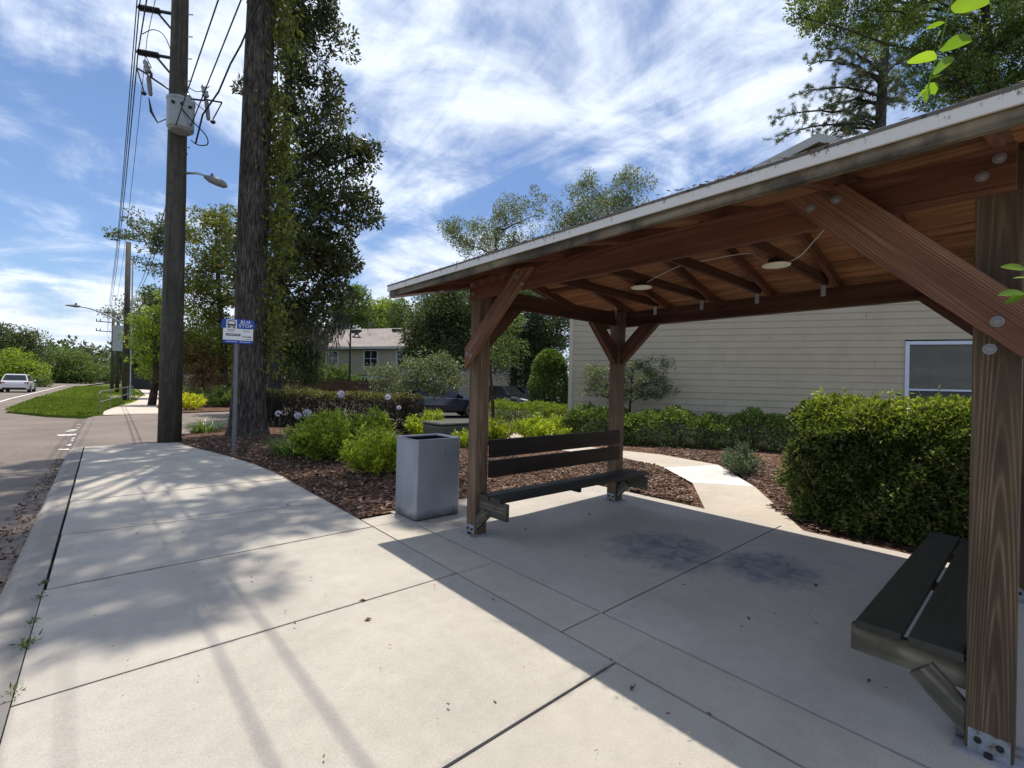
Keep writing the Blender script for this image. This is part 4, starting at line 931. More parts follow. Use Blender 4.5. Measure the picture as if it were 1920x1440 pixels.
p4 = far_pole('slim far pole with crossarms and a small street lamp', .70, 66, 8.6, .17)
b = MB()
for z in (6.2, 7.2, 8.2): b = MB(); b.box((-.7, 65.75, z), (.6, 65.83, z+.08)); b.box((-.7, 65.7, z+.08), (-.62, 65.8, z+.3)); b.box((-.4, 65.7, z+.08), (-.32, 65.8, z+.3)); part('crossarm', b, 'black', p4)
b = MB(); b.tube([(.6, 66, 3.9), (-.4, 66, 4.3), (-1.0, 66, 4.4)], .03, 6); b.tube([(-.95, 66, 4.4), (-1.55, 66, 4.42)], [.07, .04], 6); part('lamp_arm', b, 'zinc', p4)
p5 = far_pole('bare pole across the road at the edge of the trees', -13.2, 98, 8.5, .16)
T5 = at(165, 700, 270); t = thing('radio_mast', 'distant radio mast with a dark antenna ring above the treetops', 'mast', (T5.x, T5.y, 0))
b = MB(); b.tube([(T5.x, T5.y, 0), (T5.x, T5.y, 17)], [.5, .3], 8); part('mast', b, 'zinc', t)
b = MB()
for z in (15.4, 16.8): b.lathe((T5.x, T5.y, z-.5), [(0, 1.6), (.9, 1.6)], 10)
part('antenna', b, 'black', t)
# railing
RL = thing('railing', 'grey tubular handrail beside the pavement past the driveway', 'railing', (.5, 30, 0))
rp_ = [(-.08, 24.9), (.25, 28.0), (.75, 32.5), (1.10, 36.0), (1.42, 38.6)]
for x, y in rp_:
    b = MB(); b.tube([(x, y, -.05), (x, y, .86)], .019, 8); part('post', b, 'zinc', RL)
for z in (.88, .46):
    b = MB(); b.tube([(-.08, 24.6, z)]+[(x, y, z) for x, y in rp_]+[(1.46, 39.0, z)], .019, 8); part('rail', b, 'zinc', RL)
b = MB()
for e in ((-.08, 24.6), (1.46, 39.0)):
    b.tube([(e[0], e[1]+(.0), .88), (e[0]-.02, e[1]-.25*(1 if e[1] < 30 else -1), .80), (e[0]-.02, e[1]-.25*(1 if e[1] < 30 else -1), .54), (e[0], e[1], .46)], .019, 8)
part('end_loop', b, 'zinc', RL)

# ================================================================== buildings
def building(name, label, org, dirv, length, depth_, eave, slp, siding, shing, course, wins, gable=True, over=.45, detail=True, roofn='roof', vents=0, zb=0.0):
    """front wall starts at org and runs along dirv; rear lies to its right-hand normal"""
    d = Vector((dirv[0], dirv[1], 0)).normalized(); nrm = Vector((d.y, -d.x, 0))   # pointing to the viewer when d runs left to right
    nrm = nrm if nrm.dot(EYEV-Vector((org[0], org[1], 0))) > 0 else -nrm
    O = Vector((org[0], org[1], zb)); root = thing(name, label, 'building', O)
    P = lambda s, o, z: O+d*s+nrm*o+Vector((0, 0, z))
    top = eave+(length/2*slp if gable else 0)
    b = MB(); nC = int(top/course)+1; rj = random.Random(8)
    for k in range(nC):
        z0, z1 = k*course, min((k+1)*course, top)
        if gable and z1 > eave:
            a0 = max(0, (z0-eave)/slp); a1 = max(0, (z1-eave)/slp)
        else: a0 = a1 = 0
        iv = [(0, length)]
        for (ws, ww, wz, wh) in wins:
            if z1 > wz+.01 and z0 < wz+wh-.01:
                nv = []
                for p, q in iv:
                    if ws+ww <= p or ws >= q: nv.append((p, q))
                    else:
                        if ws > p: nv.append((p, ws))
                        if ws+ww < q: nv.append((ws+ww, q))
                iv = nv
        for p, q in iv:
            p0, p1 = max(p, a0), max(p, a1); q0, q1 = min(q, length-a0), min(q, length-a1)
            if q1-p1 < .02: continue
            cut = sorted(x for x in ([rj.uniform(0, length) for _ in range(3)] if detail else []) if max(p0, p1)+.3 < x < min(q0, q1)-.3)
            ed = [(p0, p1)]+[e for x in cut for e in ((x-.003, x-.003), (x+.003, x+.003))]+[(q0, q1)]; wv = rj.uniform(-.002, .002)
            for (a_0, a_1), (c_0, c_1) in zip(ed[::2], ed[1::2]):
                wv = rj.uniform(-.0025, .0025) if detail else 0
                b.quad(P(a_0, .016+wv, z0), P(c_0, .016+wv, z0), P(c_1, .003, z1), P(a_1, .003, z1)); b.quad(P(a_0, 0, z0), P(c_0, 0, z0), P(c_0, .016+wv, z0), P(a_0, .016+wv, z0))
    # side and rear walls
    b.quad(P(0, 0, 0), P(0, 0, eave), P(0, -depth_, eave), P(0, -depth_, 0)); b.quad(P(length, 0, 0), P(length, 0, eave), P(length, -depth_, eave), P(length, -depth_, 0)); b.quad(P(0, -depth_, 0), P(length, -depth_, 0), P(length, -depth_, eave), P(0, -depth_, eave))
    if gable: b.add([P(0, -depth_, eave), P(length, -depth_, eave), P(length/2, -depth_, top)], [(0, 1, 2)])
    part('wall', b, siding, root)
    for s0, s1 in ((-.02, .10), (length-.10, length+.02)):
        b = MB()
        vs = [P(s, o, z) for z in (0, eave) for o in (-.02, .03) for s in (s0, s1)]
        b.add(vs, [(0, 2, 3, 1), (4, 5, 7, 6), (0, 1, 5, 4), (2, 6, 7, 3), (0, 4, 6, 2), (1, 3, 7, 5)])
        part('corner_board', b, 'trimw', root)
    def bx(mb, s0, s1, o0, o1, z0, z1):
        vs = [P(s, o, z) for z in (z0, z1) for o in (o0, o1) for s in (s0, s1)]
        mb.add(vs, [(0, 2, 3, 1), (4, 5, 7, 6), (0, 1, 5, 4), (2, 6, 7, 3), (0, 4, 6, 2), (1, 3, 7, 5)])
    rf = MB(); th = .14
    if gable:
        for sg in (0, 1):
            S_ = (lambda s: s) if sg == 0 else (lambda s: length-s)
            e = -over; pts = [(S_(e), eave-over*slp), (S_(length/2), top), (S_(length/2), top+th), (S_(e), eave-over*slp+th)]
            vs = [P(s, over, z) for s, z in pts]+[P(s, -depth_-over, z) for s, z in pts]
            rf.add(vs, [(0, 1, 2, 3), (7, 6, 5, 4), (0, 4, 5, 1), (1, 5, 6, 2), (2, 6, 7, 3), (3, 7, 4, 0)], [(v.dot(nrm), abs(v.dot(d))*1.1, 0) for v in vs])
        r = part(roofn, rf, shing, root); tb = MB()
        for sg in (0, 1):
            S_ = (lambda s: s) if sg == 0 else (lambda s: length-s)
            pts = [(S_(-over), eave-over*slp-.06), (S_(length/2), top-.06), (S_(length/2), top+th+.02), (S_(-over), eave-over*slp+th+.02)]
            vs = [P(s, over+.003, z) for s, z in pts]+[P(s, over+.035, z) for s, z in pts]
            tb.add(vs, [(0, 1, 2, 3), (7, 6, 5, 4), (0, 4, 5, 1), (1, 5, 6, 2), (2, 6, 7, 3), (3, 7, 4, 0)])
        part('rake_trim', tb, 'trim', r)
    else:
        rh = eave+depth_/2*slp
        for s in (1, -1):
            o0 = over if s == 1 else -depth_-over; z0 = eave-over*slp
            pts = [(o0, z0), (-depth_/2, rh), (-depth_/2, rh+th), (o0, z0+th)]
            vs = [P(-over, o, z) for o, z in pts]+[P(length+over, o, z) for o, z in pts]
            rf.add(vs, [(3, 2, 1, 0), (4, 5, 6, 7), (1, 5, 4, 0), (2, 6, 5, 1), (3, 7, 6, 2), (0, 4, 7, 3)], [(v.dot(d), v.z*1.8, 0) for v in vs])
        r = part(roofn, rf, shing, root)
        tb = MB(); bx(tb, -over-.02, length+over+.02, over+.002, over+.03, eave-over*slp-.12, eave-over*slp+th); part('gutter', tb, 'trim', r)
        for k in range(vents):
            v = MB(); s0 = length*(.16+.215*k); o = -depth_/2+1.0; zz = rh-.98*slp+th; bx(v, s0, s0+1.25, o-.25, o+.25, zz, zz+.26); part('roof_vent', v, 'black', r)
    for i, (ws, ww, wz, wh) in enumerate(wins):
        f = MB(); fw_ = .085 if detail else .10
        for (s0, s1, z0, z1) in ((ws, ws+fw_, wz, wz+wh), (ws+ww-fw_, ws+ww, wz, wz+wh), (ws+fw_, ws+ww-fw_, wz+wh-fw_, wz+wh), (ws+fw_, ws+ww-fw_, wz, wz+fw_)): bx(f, s0, s1, -.03, .045, z0, z1)
        zm = wz+wh*.5
        bx(f, ws+fw_, ws+ww-fw_, -.02, .022, zm-.022, zm+.022)
        if not detail: bx(f, ws+ww/2-.025, ws+ww/2+.025, -.02, .02, wz+fw_, zm-.022); bx(f, ws+ww/2-.025, ws+ww/2+.025, -.02, .02, zm+.022, wz+wh-fw_)
        w_ = part('window', f, 'trimb', root)
        if detail:
            g = MB(); bx(g, ws+fw_, ws+ww-fw_, -.016, -.012, zm+.022, wz+wh-fw_); part('pane', g, 'glass', w_)
            g = MB(); bx(g, ws+fw_, ws+ww-fw_, .006, .010, wz+fw_, zm-.022); part('screen', g, 'screen', w_)
            s_ = MB(); z = wz+fw_
            while z < wz+wh-fw_-.01:
                s_.quad(P(ws+fw_, -.036, z), P(ws+ww-fw_, -.036, z), P(ws+ww-fw_, -.024, z+.027), P(ws+fw_, -.024, z+.027)); z += .0275
            part('blind', s_, 'blind', w_)
            g = MB(); bx(g, ws, ws+ww, -.36, -.34, wz, wz+wh); part('interior', g, 'inside', w_)
        else:
            g = MB(); bx(g, ws+fw_, ws+ww-fw_, -.012, -.008, wz+fw_, wz+wh-fw_); part('pane', g, 'dglass', w_)
    return root
building('apartment_building', 'beige lap sided apartment building end wall with one white framed window, beyond the shelter', (10.81, 9.67), (.491, -.871), 12.8, 14, 5.08, .443, 'siding', 'shingle2', .178, [(8.45, 1.6, .42, 2.39)])
oh = at(560, 715, 52); dh = Vector((.491, -.871, 0))
building('apartment_building', 'tan two storey building with brown shingle roof and paired windows, behind the picket fence', (oh.x, oh.y), (dh.x, dh.y), 26, 9, 5.3, .50, 'siding2', 'shingle', .2, [(3.7, 1.65, 3.05, 1.75), (8.6, 1.75, 3.05, 1.8), (12.6, 1.75, 3.05, 1.8), (17, 1.75, 3.05, 1.8), (8.3, .95, .6, 1.5), (9.6, .95, .6, 1.5)], False, .5, False, 'roof', 3)
sh_ = at(175, 706, 190); b = MB(); t = thing('shop_building', 'low reddish shop building far down the road below the treetops', 'building', (sh_.x, sh_.y, 0))
d_ = Vector((.95, -.3, 0)); n_ = Vector((-.3, -.95, 0))
def obox(mb, o, d, n, s0, s1, o0, o1, z0, z1):
    vs = [o+d*s+n*q+Vector((0, 0, z)) for z in (z0, z1) for q in (o0, o1) for s in (s0, s1)]; mb.add(vs, [(0, 2, 3, 1), (4, 5, 7, 6), (0, 1, 5, 4), (2, 6, 7, 3), (0, 4, 6, 2), (1, 3, 7, 5)])
o_ = Vector((sh_.x, sh_.y, 0)); obox(b, o_, d_, n_, -8, 9, -8, 0, 0, 3.6); part('wall', b, 'shop', t)
b = MB(); obox(b, o_, d_, n_, -8.4, 9.4, -8.4, .5, 3.61, 4.3); part('roof', b, 'shingle', t)
for k in range(4):
    b = MB(); obox(b, o_, d_, n_, -6.5+k*4, -4.6+k*4, .01, .06, .8, 2.6); part('window', b, 'dglass', t)

# ================================================================== cars
def car(name, label, pos, heading, paint, L=4.5, Wd=1.82, Hh=1.5, group=None, suv=True, sc_=1.0):
    """heading: direction of the nose"""
    hd = Vector((heading[0], heading[1], 0)).normalized(); sd = Vector((hd.y, -hd.x, 0)); O = Vector(pos); root = thing(name, label, 'car', O, group)
    P = lambda x, y, z: O+(hd*x+sd*y+Vector((0, 0, z)))*sc_
    hl, hw = L/2, Wd/2
    def loft(mb, st):
        n = None; rings = []
        for x, zb, zt, wb, wt in st:
            zm = zb+(zt-zb)*.45; ring = []
            h = [(wb*.86, zb), (wb*.985, zb+.07), (wb, zm), (wb*.5+wt*.5, zb+(zt-zb)*.86), (wt*.93, zt-.012), (wt*.6, zt+.012)]
            ring = [P(x, y, z) for y, z in h]+[P(x, -y, z) for y, z in reversed(h)]; rings.append(ring)
        n = len(rings[0]); vs = [v for r in rings for v in r]
        mb.add(vs, [(i*n+k, i*n+(k+1) % n, (i+1)*n+(k+1) % n, (i+1)*n+k) for i in range(len(rings)-1) for k in range(n)]+[tuple(range(n-1, -1, -1)), tuple((len(rings)-1)*n+k for k in range(n))])
    bel = Hh*.60; b = MB()
    loft(b, [(-hl, .42, bel*.80, hw*.80, hw*.76), (-hl+.06, .30, bel*.98, hw*.92, hw*.86), (-hl+.5, .24, bel*1.04, hw, hw*.93), (-.6, .22, bel*1.0, hw, hw*.94), (.6, .22, bel*.98, hw, hw*.94), (hl-1.15, .23, bel*.94, hw, hw*.90), (hl-.45, .25, bel*.82, hw*.97, hw*.84), (hl-.1, .30, bel*.68, hw*.86, hw*.72), (hl, .40, bel*.56, hw*.72, hw*.6)])
    # cabin
    z0 = bel*.95; rr0, rr1, fr1, fr0 = (-hl+.16, -hl+.62, .35, 1.12) if suv else (-hl+.55, -.95, .25, 1.05)
    cw0, cw1 = hw*.92, hw*.70
    def cab(x0, x1, x2, x3, w0, w1, za, zb_):
        return [P(x0, w0, za), P(x3, w0, za), P(x3, -w0, za), P(x0, -w0, za), P(x1, w1, zb_), P(x2, w1, zb_), P(x2, -w1, zb_), P(x1, -w1, zb_)]
    q = cab(rr0, rr1, fr1, fr0, cw0, cw1, z0, Hh-.03); b.add(q, [(0, 1, 5, 4), (1, 2, 6, 5), (2, 3, 7, 6), (3, 0, 4, 7)])
    q = cab(rr1, rr1+.10, fr1-.12, fr1, cw1, cw1*.86, Hh-.03, Hh); b.add(q, [(0, 1, 5, 4), (1, 2, 6, 5), (2, 3, 7, 6), (3, 0, 4, 7), (4, 5, 6, 7)])
    part('body', b, paint, root, smooth=False, bevel=.02)
    def lerp(a, c, t): return a+(c-a)*t
    def cpt(u, v, side):     # side windows: u along, v up
        xa = lerp(rr0, rr1, v); xb = lerp(fr0, fr1, v); w_ = lerp(cw0, cw1, v)+.012; return P(lerp(xa, xb, u), side*w_, lerp(z0, Hh-.03, v))
    for s in (1, -1):
        for u0, u1 in ((.08, .33), (.36, .60), (.63, .88)):
            b = MB(); b.quad(cpt(u0, .16, s), cpt(u1, .16, s), cpt(lerp(u1, .5, .06), .86, s), cpt(lerp(u0, .5, .06), .86, s)); part('window', b, 'dglass', root)
    b = MB()
    def wpt(xa, xb, v, y, off): return P(lerp(xa, xb, v)+off, y*lerp(cw0, cw1, v)*.90, lerp(z0, Hh-.03, v)+.008)
    b.quad(*[wpt(fr0, fr1, v, y, .014) for v, y in ((.10, 1), (.10, -1), (.92, -1), (.92, 1))]); part('windscreen', b, 'dglass', root)
    b = MB(); b.quad(*[wpt(rr0, rr1, v, y, -.014) for v, y in ((.22, 1), (.22, -1), (.90, -1), (.90, 1))]); part('rear_window', b, 'dglass', root)
    wr = .345 if suv else .32
    for x in (-hl+.82, hl-.88):
        for s in (1, -1):
            c = P(x, s*(hw-.10), wr)
            b = MB(); ax = sd*s; b.lathe(c-ax*.10*sc_, [(0, wr*.98*sc_), (.02*sc_, wr*sc_), (.19*sc_, wr*sc_), (.225*sc_, wr*.93*sc_), (.226*sc_, wr*.72*sc_)], 24, ax); wh = part('wheel', b, 'rubber', root)
            b = MB(); b.lathe(c+ax*.119*sc_, [(0, wr*.70*sc_), (.006, wr*.70*sc_), (.008, wr*.60*sc_)], 20, ax, False)
            u = hd; v = Vector((0, 0, 1))
            for k in range(5):
                a = 2*math.pi*k/5+.3; dr = u*math.cos(a)+v*math.sin(a); b.beam(c+ax*.123*sc_, c+ax*.123*sc_+dr*wr*.66*sc_, .05*sc_, .012*sc_, ax.cross(dr))
            part('rim', b, 'chrome', wh)
            b = MB(); vs = []
            for k in range(13):
                a = math.pi*k/12; vs.append(P(x+math.cos(a)*wr*1.16, s*(hw+.004), wr+math.sin(a)*wr*1.16-.02))
            b.poly(vs if s > 0 else vs[::-1]); part('wheel_arch', b, 'rubber', root)
    for s in (1, -1):
        b = MB(); q = [P(-hl+.03, s*hw*.62, bel*.72), P(-hl+.03, s*hw*.90, bel*.76), P(-hl+.10, s*hw*.93, bel*.97), P(-hl+.03, s*hw*.66, bel*.95)]
        b.add([v-hd*.03 for v in q]+[v+hd*.05 for v in q], [(0, 1, 2, 3), (0, 4, 5, 1), (1, 5, 6, 2), (2, 6, 7, 3), (3, 7, 4, 0)]); part('tail_light', b, 'redlamp', root)
        b = MB(); q = [P(hl-.10, s*hw*.50, bel*.66), P(hl-.30, s*hw*.90, bel*.72), P(hl-.42, s*hw*.94, bel*.82), P(hl-.18, s*hw*.55, bel*.74)]
        b.add([v+hd*.03+Vector((0, 0, .012)) for v in q]+[v-hd*.05 for v in q], [(3, 2, 1, 0), (0, 4, 5, 1), (1, 5, 6, 2), (2, 6, 7, 3), (3, 7, 4, 0)]); part('headlight', b, 'cleanlamp', root)
        b = MB(); m_ = P(fr0-.22, s*(hw*.92+.10), z0+.10); b.blob(m_, (.07, .10, .07), 2, 8, .02); part('mirror', b, paint, root)
    b = MB(); q = [(-hl-.012, .30), (-hl-.012, .46)]; b.add([P(-hl+.02, hw*.8, .27), P(-hl+.02, -hw*.8, .27), P(-hl-.012, -hw*.74, .44), P(-hl-.012, hw*.74, .44), P(-hl+.2, hw*.86, .25), P(-hl+.2, -hw*.86, .25)], [(0, 1, 2, 3), (4, 5, 1, 0)]); part('bumper', b, 'rubber', root)
    b = MB(); b.quad(P(-hl-.004, .26, bel*.70), P(-hl-.004, -.26, bel*.70), P(-hl+.012, -.26, bel*.84), P(-hl+.012, .26, bel*.84)); part('number_plate', b, 'signwhite', root)
    return root
car('car', 'white crossover driving away on the road at the left edge', (-5.75, 61.0, RZ), (.02, 1), 'car_white', 4.6, 1.86, 1.62)
pcar = at(815, 770, 21.2)
car('car', 'dark blue car parked behind the purple hedge, nose toward the shelter', (pcar.x, pcar.y, 0), (.93, -.36), 'car_blue', 4.7, 1.84, 1.62)
p1_ = at(948, 750, 30); p2_ = at(978, 748, 34)
car('car', 'black car parked in the lot seen between the thin trunk and the round bush', (p1_.x, p1_.y, 0), (.2, -1), 'car_black', 4.4, 1.8, 1.45, None, False)
car('car', 'dark grey car behind the black one in the shade of the oaks', (p2_.x, p2_.y, 0), (.5, -1), 'car_grey', 4.4, 1.8, 1.45, None, False)
for i, (x, y, pm, lb) in enumerate(((163, 716, 'car_white', 'tiny white car at the far bend of the road, leftmost of three'), (177, 716, 'car_grey', 'tiny grey car at the far bend of the road, middle of three'), (190, 715, 'car_white', 'tiny white car at the far bend nearest the poles, rightmost of three'))):
    q = at(x, y, 150); car('car', lb, (q.x, q.y, -.2), (1, -.2), pm, 4.4, 1.8, 1.5, 'cars at the far bend')

# ================================================================== fences, boxes, lamp
def picket(name, label, a, b_, h, mat, step, zb=0.0, w=.10):
    a, b_ = Vector(a), Vector(b_); d = (b_-a); L = d.length; d.normalize(); n = Vector((d.y, -d.x, 0)); root = thing(name, label, 'fence', (a.x, a.y, zb)); mb = MB(); k = 0
    rr = random.Random(4)
    while k*step < L:
        p = a+d*k*step; hh = h*(1+rr.uniform(-.02, .02)); vs = [p+d*s+n*o+Vector((0, 0, z)) for z in (zb, zb+hh) for o in (-.012, .012) for s in (0, w)]
        mb.add(vs, [(0, 2, 3, 1), (4, 5, 7, 6), (0, 1, 5, 4), (2, 6, 7, 3), (0, 4, 6, 2), (1, 3, 7, 5)]); k += 1
    part('pickets', mb, mat, root); mb = MB()
    for z in (h*.25, h*.8): mb.beam(a+n*-.035+Vector((0, 0, zb+z)), b_+n*-.035+Vector((0, 0, zb+z)), .04, .08)
    part('rail', mb, mat, root); return root
a = at(470, 720, 36); b_ = at(760, 728, 33); picket('picket_fence', 'brown picket fence behind the dark hedge, in front of the tan building', (a.x, a.y, 0), (b_.x, b_.y, 0), 1.62, 'fence_brown', .135)
a = at(238, 712, 62); b_ = at(300, 715, 52); picket('screen_fence', 'black screened fence past the railing under the street trees', (a.x, a.y, 0), (b_.x, b_.y, 0), 2.1, 'fence_black', .101)
q = at(350, 716, 34); b = MB(); obox(b, Vector((q.x, q.y, 0)), rt, -fw, -1.0, 1.3, -.06, .06, .75, 1.75); obox(b, Vector((q.x, q.y, 0)), rt, -fw, -.9, -.75, -.05, .05, 0, .75); obox(b, Vector((q.x, q.y, 0)), rt, -fw, 1.05, 1.2, -.05, .05, 0, .75)
single('low_board', b, 'boardw', 'pale grey board half hidden behind the tall pole and shrubs', 'board', (q.x, q.y, 0))
q = grd(842, 824, .03); b = MB(); b.box((q.x-.45, q.y-.3, .0), (q.x+.75, q.y+.6, .42)); t = thing('utility_box', 'low dark green utility cabinet behind the lime shrubs and bin', 'utility box', (q.x, q.y, 0)); part('cabinet', b, 'greenbox', t, bevel=.05)
b = MB(); b.box((q.x-.47, q.y-.32, .425), (q.x+.77, q.y+.62, .50)); part('lid', b, 'greenbox', t, bevel=.04)
lp = at(655, 720, 40); t = thing('street_lamp', 'black lamp post with a hanging bell shade in front of the tan building', 'street lamp', (lp.x, lp.y, 0))
b = MB(); b.tube([(lp.x, lp.y, -.1), (lp.x, lp.y, 6.1)], [.085, .065], 10); part('post', b, 'black', t)
b = MB(); b.tube([lp+Vector((0, 0, 6.0-lp.z)), lp+Vector((0, 0, 6.08-lp.z))+rt*.3, lp+Vector((0, 0, 6.05-lp.z))+rt*.50, lp+Vector((0, 0, 5.9-lp.z))+rt*.52], .03, 6); part('arm', b, 'black', t)
c = lp+rt*.52; b = MB(); b.lathe((c.x, c.y, 5.28), [(0, .40), (.06, .36), (.2, .2), (.34, .15), (.5, .10), (.62, .05)], 18, cap=False); part('shade', b, 'black', t)
b = MB(); b.lathe((c.x, c.y, 5.30), [(0, .1), (.1, .14), (.22, .08)], 12); part('bulb', b, 'cream', t)
# edging stones along the beds at the driveway
b = None; rr = random.Random(21)
for i, (x, y) in enumerate([(1.62, 15.0), (2.0, 15.8), (2.55, 16.5), (2.35, 24.5), (2.25, 25.6), (2.3, 26.8)]):
    b = MB(); b.blob((x, y, .03), (.16+.05*rr.random(), .38, .09), i, 8, .12); lb = ['flat edging stone at the bed corner right behind the tall pole', 'flat edging stone between the tall pole and the pine trunk', 'flat edging stone nearest the pine trunk on the driveway side', 'flat edging stone at the driveway corner of the far bed', 'flat edging stone beside the leaning young tree', 'flat edging stone farthest along the far pavement'][i]
    single('edging_stone', b, 'rock', lb, 'stone', (x, y, 0), 'edging stones of the beds', True)

# ================================================================== trees
def V3(p): return tuple(p)
# big pine beside the sign: only its trunk is in the picture, its crown shades the pavement
q = Vector((2.93, 14.0, 0))
tp = [(q.x, q.y, -.1), (q.x, q.y, .25), (q.x, q.y, 1.0), (q.x+.0, q.y, 3), (q.x, q.y, 6), (q.x+.05, q.y, 10), (q.x+.1, q.y-.1, 14), (q.x, q.y-.5, 19)]
R_ = random.Random(2)
def pine_big():
    rg = np.random.default_rng(77); root = thing('pine_tree', 'tall thick dark barked pine trunk right behind the bus stop sign', 'tree', (q.x, q.y, 0))
    mb = MB(); rad = [.58, .47, .41, .38, .365, .35, .32, .22]
    pts, rs = [], []
    for i in range(len(tp)-1):
        for k in range(4): pts.append(Vector(tp[i]).lerp(Vector(tp[i+1]), k/4)); rs.append(rad[i]+(rad[i+1]-rad[i])*k/4)
    mb.tube(pts, rs, 28)
    cents, rads = [], []
    for k in range(46):
        a = rg.uniform(0, 6.28); r = 5.2*math.sqrt(rg.random()); cents.append(np.array([q.x-.35+math.cos(a)*r*.85, q.y-1.6+math.sin(a)*r*1.05, rg.uniform(14.3+max(0, math.sin(a)*r*.55), 19.5)])); rads.append(rg.uniform(.45, .95))
    for k in range(16):
        cents.append(np.array([rg.uniform(-1.6, 1.4), rg.uniform(7.5, 14.0), rg.uniform(14.4, 17)])); rads.append(rg.uniform(.45, .9))
    for c in cents:
        z0_ = max(11.8, c[2]-3); h = Vector((q.x+.05, q.y-.2, z0_)); branch(mb, h, c, .07, .015, R_, 5, .05)
    part('trunk', mb, 'bark', root, smooth=True)
    V, Fc = clumpcloud(rg, cents, rads, [400]*len(cents), .26, .32, .2, .6); npart('crown', V, Fc, 'lf_oak', root)
pine_big()
# overhanging canopy of the neighbouring tree above the pavement (its shade falls on the near slabs)
# magnolia behind the pine
mg = grd(515, 782); D = 19.4
tree('magnolia_tree', 'tall magnolia with glossy dark leaves rising behind the pine trunk', (mg.x, mg.y, 0), [(mg.x, mg.y, -.1), V3(at(516, 700, D)), V3(at(522, 560, D)), V3(at(535, 300, D)), V3(at(545, 60, D)), V3(at(548, -120, D))],
     [E(548, 15, 75, 70, D), E(585, 90, 58, 60, D), E(545, 170, 85, 60, D), E(600, 215, 55, 40, D), E(640, 290, 58, 32, D), E(570, 300, 80, 60, D), E(640, 385, 62, 36, D), E(575, 410, 85, 55, D), E(630, 470, 45, 45, D), E(560, 500, 90, 50, D), E(520, 560, 75, 50, D), E(470, 480, 50, 100, D, 1.5), E(600, 560, 55, 40, D), E(550, -130, 70, 80, D), E(600, 470, 75, 45, D), E(565, 545, 90, 45, D), E(540, 595, 85, 32, D), E(690, 268, 24, 16, D), E(682, 372, 30, 13, D), E(676, 412, 28, 13, D), E(655, 85, 24, 18, D), E(530, 120, 30, 150, D), E(525, 400, 35, 150, D), E(545, 600, 50, 30, D)],
     'lf_mag', 'bark_mag', 450, 105, .20, .42, 31, None, (.32, .60), 130, (.27, .10), .7, .15, outer=.25, twigs=1, outw=.6)
# hanging vine on the pine's sunny side
rg = np.random.default_rng(5); vt = thing('climbing_vine', 'yellow green vine hanging down along the right side of the pine trunk', 'vine', (q.x+.6, q.y+.2, 0)); n = 6200
zz = rg.uniform(1.6, 13.5, n); s_ = rg.normal(0, .20, n)+.54+.16*np.sin(zz*1.9)*np.sin(zz*.7+1); dd = rg.normal(0, .22, n)
keep = (np.sin(zz*2.3+1)+np.sin(zz*.9+2)+rg.normal(0, .9, n)) > -.9; zz, s_, dd = zz[keep], s_[keep], dd[keep]
P = np.stack([q.x+.7524*s_+.6587*(dd+.15), q.y-.6587*s_+.7524*(dd+.15), zz], 1); A = rg.normal(size=(len(P), 3))*.7+np.array([0, 0, -.7])
npart('foliage', *leaves(P, A, rg.uniform(.08, .19, len(P)), .45, rg), 'lf_vine', vt)
mb = MB()
for k in range(1): a0 = .50; mb.tube([(q.x+.7524*(a0+.05*math.sin(z*1.7+k))+.1, q.y-.6587*(a0+.05*math.sin(z*1.7+k))+.1, z) for z in np.linspace(.3, 13.5, 16)], .012, 5)
part('stem', mb, 'bark_brown', vt)
# trees on the left of the picture
def simple(name, label, px, dep, ells, leaf, nc, per, L, W, seed, bark='bark2', tr=(.22, .07), rc=(.4, .9), topy=None, group=None, zg=0.0, nb=40, basepx=None, **k):
    b0 = at(basepx or px, 720, dep); b0 = Vector((b0.x, b0.y, zg)); es = [E(*e) for e in ells]; ty = topy if topy is not None else min(e[1] for e in ells)
    tp_ = at(px, ty, dep); m1 = b0.lerp(tp_, .33)+Vector((.15, -.1, 0)); m2 = b0.lerp(tp_, .66)
    return tree(name, label, V3(b0), [V3(b0-Vector((0, 0, .1))), V3(m1), V3(m2), V3(tp_)], es, leaf, bark, nc, per, L, W, seed, group, rc, nb, tr, **k)
simple('tree', 'dense olive green tree between the tall pole and the pine trunk', 405, 27, [(392, 450, 50, 55, 27), (410, 530, 50, 60, 27), (380, 560, 45, 55, 27), (395, 640, 55, 50, 27), (425, 430, 35, 40, 27), (360, 660, 30, 40, 27)], 'lf_vine', 190, 120, .17, .42, 41, rc=(.35, .75), basepx=420)
simple('tree', 'lighter green feathery tree low behind the tall pole', 372, 36, [(368, 620, 35, 50, 36), (350, 690, 30, 35, 36), (400, 690, 35, 35, 36)], 'lf_green', 110, 120, .2, .4, 42, rc=(.4, .9))
simple('photinia_shrub', 'reddish leaved shrub between the tall pole and the sign', 378, 26, [(375, 685, 30, 38, 26), (395, 715, 30, 25, 26), (360, 710, 22, 25, 26)], 'lf_red', 60, 110, .13, .42, 43, tr=(.07, .03), rc=(.3, .55), cat='shrub')
simple('live_oak', 'sparse spreading live oak with bare twigs above the road wires', 322, 46, [(285, 418, 42, 16, 46), (305, 445, 30, 20, 46), (255, 440, 30, 14, 46), (290, 475, 30, 12, 46), (300, 502, 24, 18, 46), (270, 492, 20, 9, 46), (325, 430, 30, 30, 46), (222, 438, 18, 8, 46)], 'lf_oak', 72, 65, .26, .45, 44, tr=(.35, .10), rc=(.45, .95), flat=.5, twigs=2, topy=425, nb=72)
